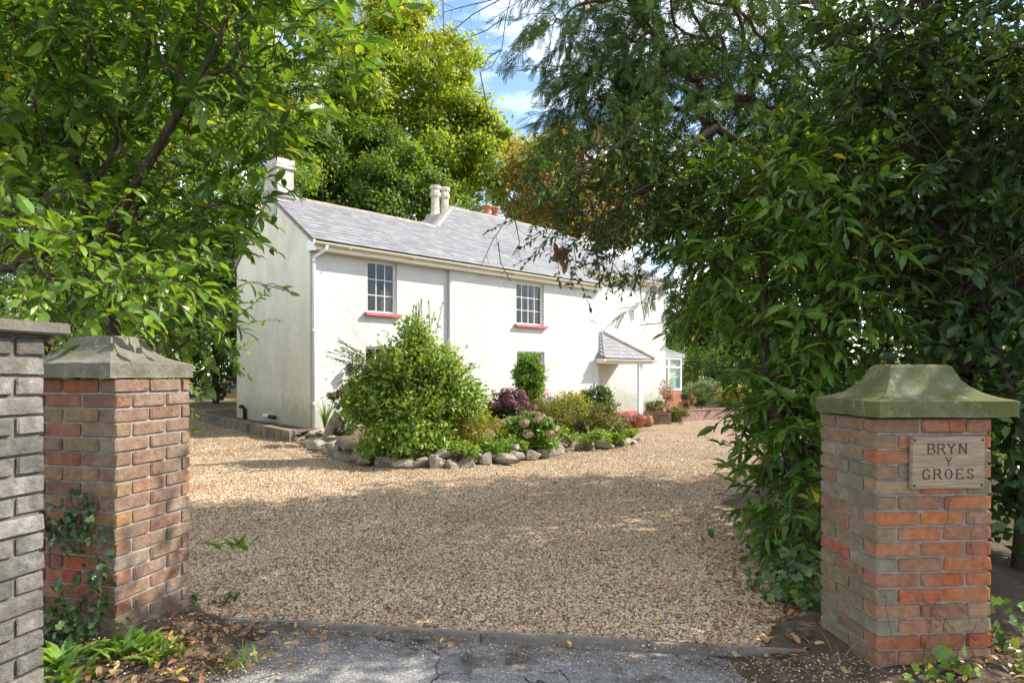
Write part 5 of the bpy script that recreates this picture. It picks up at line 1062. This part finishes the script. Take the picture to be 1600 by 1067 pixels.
ivy('ivy climbing the corner of the left pillar', AL_+lax*.05+lf*.02+ZZ*.42, (.04, .02, .13), lf, 60, .036)
ivy('dense ivy round the foot of the left pillar', AL_+lax*.22+lf*.08+ZZ*.2, (.14, .05, .1), lf, 190, .042)
ivy('ivy sprig at the foot of the right pillar front', AR+rax*.25-ray*.08+ZZ*.06, (.08, .05, .06), -ray, 50, .05, 'ivy_bright', G_LAUREL)
ivy('ivy patch right of the right pillar', AR+rax*.68+ray*.1+ZZ*.12, (.12, .1, .1), -ray, 90, .05, 'ivy_bright', G_LAUREL)
ivy('ivy carpet under the right laurel', (1.78, 3.85, .1), (.13, .22, .12), (-.6, -.3, .7), 200, .065, 'ivy_dark', G_DEEP)
ivy('ivy on the ground at the drive edge further back', (2.2, 4.9, .12), (.2, .35, .12), (-.5, -.3, .8), 170, .065, 'ivy_dark', G_DEEP)
def weeds(label, x, y, n, L, w, ramp, key, z=.02, tm=T_LAUREL):
    th = rosette('weed', label, x, y, n, L, w, ramp, key, 'weed', 1.0, z, tm); return th
weeds('broad-leaved weed at the corner of the left pillar', -1.86, 3.0, 34, .13, .34, G_LIGHT, 'weed_leaf', .06); weeds('leafy weed between grey wall and left pillar', -2.12, 2.9, 34, .13, .34, G_LIGHT, 'weed_leaf', .05)
weeds('low weed beside the grey wall foot', -2.0, 2.78, 26, .11, .38, G_LIGHT, 'weed_leaf', .03); weeds('weed with narrow leaves in front of the left pillar', -1.72, 2.98, 26, .14, .2, G_LIGHT, 'weed_leaf', .03)
weeds('small green weed on the gravel by the left pillar', -1.83, 3.78, 10, .09, .5, G_DEEP, 'weed_small', .02); weeds('fine grassy tuft on the tarmac edge', -1.35, 3.02, 40, .12, .06, G_SHRUB, 'tuft_blade', 0, T_BLADE)
weeds('little plant growing behind the left pillar base', -1.78, 3.95, 12, .14, .26, G_SHRUB, 'weed_leaf', .3); weeds('dry grass stalks leaning at the right pillar foot', 1.6, 2.98, 9, .26, .02, [(0, (.3, .22, .12)), (1, (.42, .33, .2))], 'dry_blade', 0, T_BLADE)
weeds('bright tiny weed right of the right pillar', 2.35, 2.88, 14, .09, .4, G_LIGHT, 'weed_leaf', .03)
# raised earth by both pillars
def mound(name, cx, cy, rx, ry, h, mat=M_soil):
    o = sheet(name, np.linspace(cx-rx, cx+rx, 40), np.linspace(cy-ry, cy+ry, 40), lambda x, y: -.04+(h+.04)*sm(1.15-np.hypot((x-cx)/rx, (y-cy)/ry))+.012*np.sin(x*17)*np.sin(y*15), mat); return o
mound('soil', -2.1, 3.25, .75, .75, .1); mound('soil', 2.3, 3.2, 1.3, 1.0, .07); mound('soil', 3.1, 5.5, 1.2, 2.6, .1)
# leaf litter
def litter(n, f, zf, ramp, key, L=.045):
    XY = f(n); P = np.stack([XY[:, 0], XY[:, 1], zf(XY[:, 0], XY[:, 1])], 1); A = rng.normal(size=(n, 3)); A[:, 2] *= .25; N = np.array([0, 0, 1.])+rng.normal(size=(n, 3))*.3
    Ls = L*(.5+.9*rng.random(n)); return P, A, N, Ls
def gauss(cx, cy, sx, sy): return lambda n: np.stack([cx+rng.normal(size=n)*sx, cy+rng.normal(size=n)*sy], 1)
def along(a, b, s): 
    a = np.array(a); b = np.array(b); return lambda n: a+(b-a)*rng.random(n)[:, None]+rng.normal(size=(n, 2))*s
LIT = [(300, gauss(-1.75, 3.05, .22, .17)), (90, gauss(-1.4, 3.3, .25, .1)), (420, gauss(1.65, 3.75, .22, .5)), (330, gauss(2.1, 2.95, .35, .2)), (260, gauss(2.1, 4.9, .35, .8)), (70, along((-1.9, 3.55), (1.6, 3.08), .05)), (420, along((-2.7, 9.6), (2.4, 12.9), .35)), (700, lambda n: np.stack([rng.uniform(-2.6, 2.6, n), rng.uniform(3.4, 9, n)], 1)), (200, lambda n: np.stack([rng.uniform(-5, 4, n), rng.uniform(8, 14, n)], 1))]
PP = [litter(n, f, lambda x, y: np.maximum(gg(x, y), np.where(y < 3.5, -.01, -9))+.018+.05*sm(1-np.hypot((x+2.0)/.8, (y-3.2)/.8))+.04*sm(1-np.hypot((x-2.3)/1.3, (y-3.2)/1)), None, None) for n, f in LIT]
P, A, N, L = [np.concatenate([q[i] for q in PP]) for i in range(4)]
G_LIT = [(0, (.12, .055, .025)), (.4, (.24, .11, .045)), (.7, (.34, .19, .08)), (.92, (.42, .30, .14)), (1, (.5, .38, .06))]
o = leafmesh('fallen_leaves', P, A, N, L, L*.5, LM('litter', G_LIT, trans=.12), None, T_LAUREL); tag(o, 'orange and brown fallen leaves scattered over gravel and tarmac edges', 'fallen leaves', None, 'stuff')
n = 700; XY = np.concatenate([along((-1.9, 3.48), (1.6, 3.0), .06)(400), gauss(-1.6, 2.95, .3, .2)(150), gauss(1.75, 3.0, .3, .2)(150)]); a = rng.random(n)*6.28
P = np.stack([XY[:, 0], XY[:, 1], np.full(n, .004)], 1); o = leafmesh('twig_litter', P, np.stack([np.cos(a), np.sin(a), rng.normal(size=n)*.08], 1), np.array([0, 0, 1.])+rng.normal(size=(n, 3))*.3, .03+.09*rng.random(n)**2, .005, LM('twiglit', [(0, (.06, .04, .025)), (.7, (.17, .12, .075)), (1, (.32, .25, .16))], trans=.02), None, T_BLADE); tag(o, 'bits of twig and bark lying along the kerb', 'twigs', None, 'stuff')
# creeper stems on the right pillar
cs = thing('dead_creeper', AR-ray*.01+ZZ*.9, 'thin dead creeper stems clinging to the right pillar', 'creeper')
for k in range(17):
    x = R.uniform(.03, .5); z = R.uniform(.15, 1.2); pts = []; a = R.uniform(-2.4, -.9)
    for i in range(7): pts.append(AR+rax*min(max(x, .01), .56)-ray*.006+ZZ*z); x += math.cos(a)*.035; z += math.sin(a)*.035; a += R.uniform(-.5, .5)
    MB().tube(pts, [.0011]*7, 4).build('stem', M_twig, cs)
# pebbles
def gravel_points():
    n1, n2, n3 = 120000, 140000, 60000; pts = []
    Y = 3.15+rng.random(n1)*2.9; X = (rng.random(n1)-.5)*2*(Y*.62); pts.append((X, Y, np.ones(n1)))
    Y = 6.05+rng.random(n2)*4.5; X = (rng.random(n2)-.5)*2*(Y*.6); pts.append((X, Y, np.ones(n2)*1.15))
    Y = 10.5+rng.random(n3)*9; X = (rng.random(n3)-.5)*2*(Y*.58); pts.append((X, Y, np.ones(n3)*1.5))
    X, Y, S = [np.concatenate([p[i] for p in pts]) for i in range(3)]
    k = in_poly(X, Y, GPOLY) & ~in_poly(X, Y, BED) & ~in_poly(X, Y, LWP); X, Y, S = X[k], Y[k], S[k]
    n4 = 2300; q = np.concatenate([along((-1.9, 3.5), (1.6, 3.02), .09)(900), gauss(-1.55, 3.05, .35, .22)(900), gauss(1.5, 2.9, .3, .15)(500)]); X = np.concatenate([X, q[:, 0]]); Y = np.concatenate([Y, q[:, 1]]); S = np.concatenate([S, np.full(n4, .6)])
    mz = lambda cx, cy, rx, ry, h: -.035+(h+.04)*sm(1.15-np.hypot((X-cx)/rx, (Y-cy)/ry))+.012*np.sin(X*17)*np.sin(Y*15); Z = np.where(Y < 3.5-.13*(X+1.9), np.maximum(-.02, np.maximum(mz(-2.1, 3.25, .75, .75, .1), mz(2.3, 3.2, 1.3, 1.0, .07))), gg(X, Y))+.004*rng.random(len(X)); return np.stack([X, Y, Z], 1), S
PT, S = gravel_points(); me = bpy.data.meshes.new('gravel_stones'); me.vertices.add(len(PT)); me.vertices.foreach_set('co', PT.astype(np.float32).ravel())
a = me.attributes.new('sz', 'FLOAT', 'POINT'); a.data.foreach_set('value', (S*(.55+.75*rng.random(len(S)))).astype(np.float32))
go = bpy.data.objects.new('gravel_stones', me); COL.objects.link(go); tag(go, 'loose golden gravel stones covering the drive', 'gravel', None, 'stuff')
pc = bpy.data.collections.new('pebble_shapes')
for k in range(4):
    bm = bmesh.new(); bmesh.ops.create_icosphere(bm, subdivisions=1, radius=.0078)
    for v in bm.verts: v.co = Vector((v.co.x*1.25, v.co.y*.9, v.co.z*.62))*R.uniform(.78, 1.2)
    pm = bpy.data.meshes.new('pebble'); bm.to_mesh(pm); bm.free(); pm.materials.append(M_pebble); pc.objects.link(bpy.data.objects.new('pebble', pm))
ng = bpy.data.node_groups.new('scatter_gravel', 'GeometryNodeTree'); ng.interface.new_socket('Geometry', in_out='INPUT', socket_type='NodeSocketGeometry'); ng.interface.new_socket('Geometry', in_out='OUTPUT', socket_type='NodeSocketGeometry')
gi = ng.nodes.new('NodeGroupInput'); gout = ng.nodes.new('NodeGroupOutput'); ip = ng.nodes.new('GeometryNodeInstanceOnPoints'); ci = ng.nodes.new('GeometryNodeCollectionInfo'); ci.inputs[0].default_value = pc; ci.inputs['Separate Children'].default_value = True; ci.inputs['Reset Children'].default_value = True
rv = ng.nodes.new('FunctionNodeRandomValue'); rv.data_type = 'FLOAT_VECTOR'; rv.inputs[0].default_value = (-.5, -.5, 0); rv.inputs[1].default_value = (.5, .5, 6.28)
na = ng.nodes.new('GeometryNodeInputNamedAttribute'); na.data_type = 'FLOAT'; na.inputs[0].default_value = 'sz'
ng.links.new(gi.outputs[0], ip.inputs['Points']); ng.links.new(ci.outputs[0], ip.inputs['Instance']); ip.inputs['Pick Instance'].default_value = True
ng.links.new(rv.outputs[0], ip.inputs['Rotation']); ng.links.new(na.outputs[0], ip.inputs['Scale']); ng.links.new(ip.outputs[0], gout.inputs[0])
gm = go.modifiers.new('scatter', 'NODES'); gm.node_group = ng
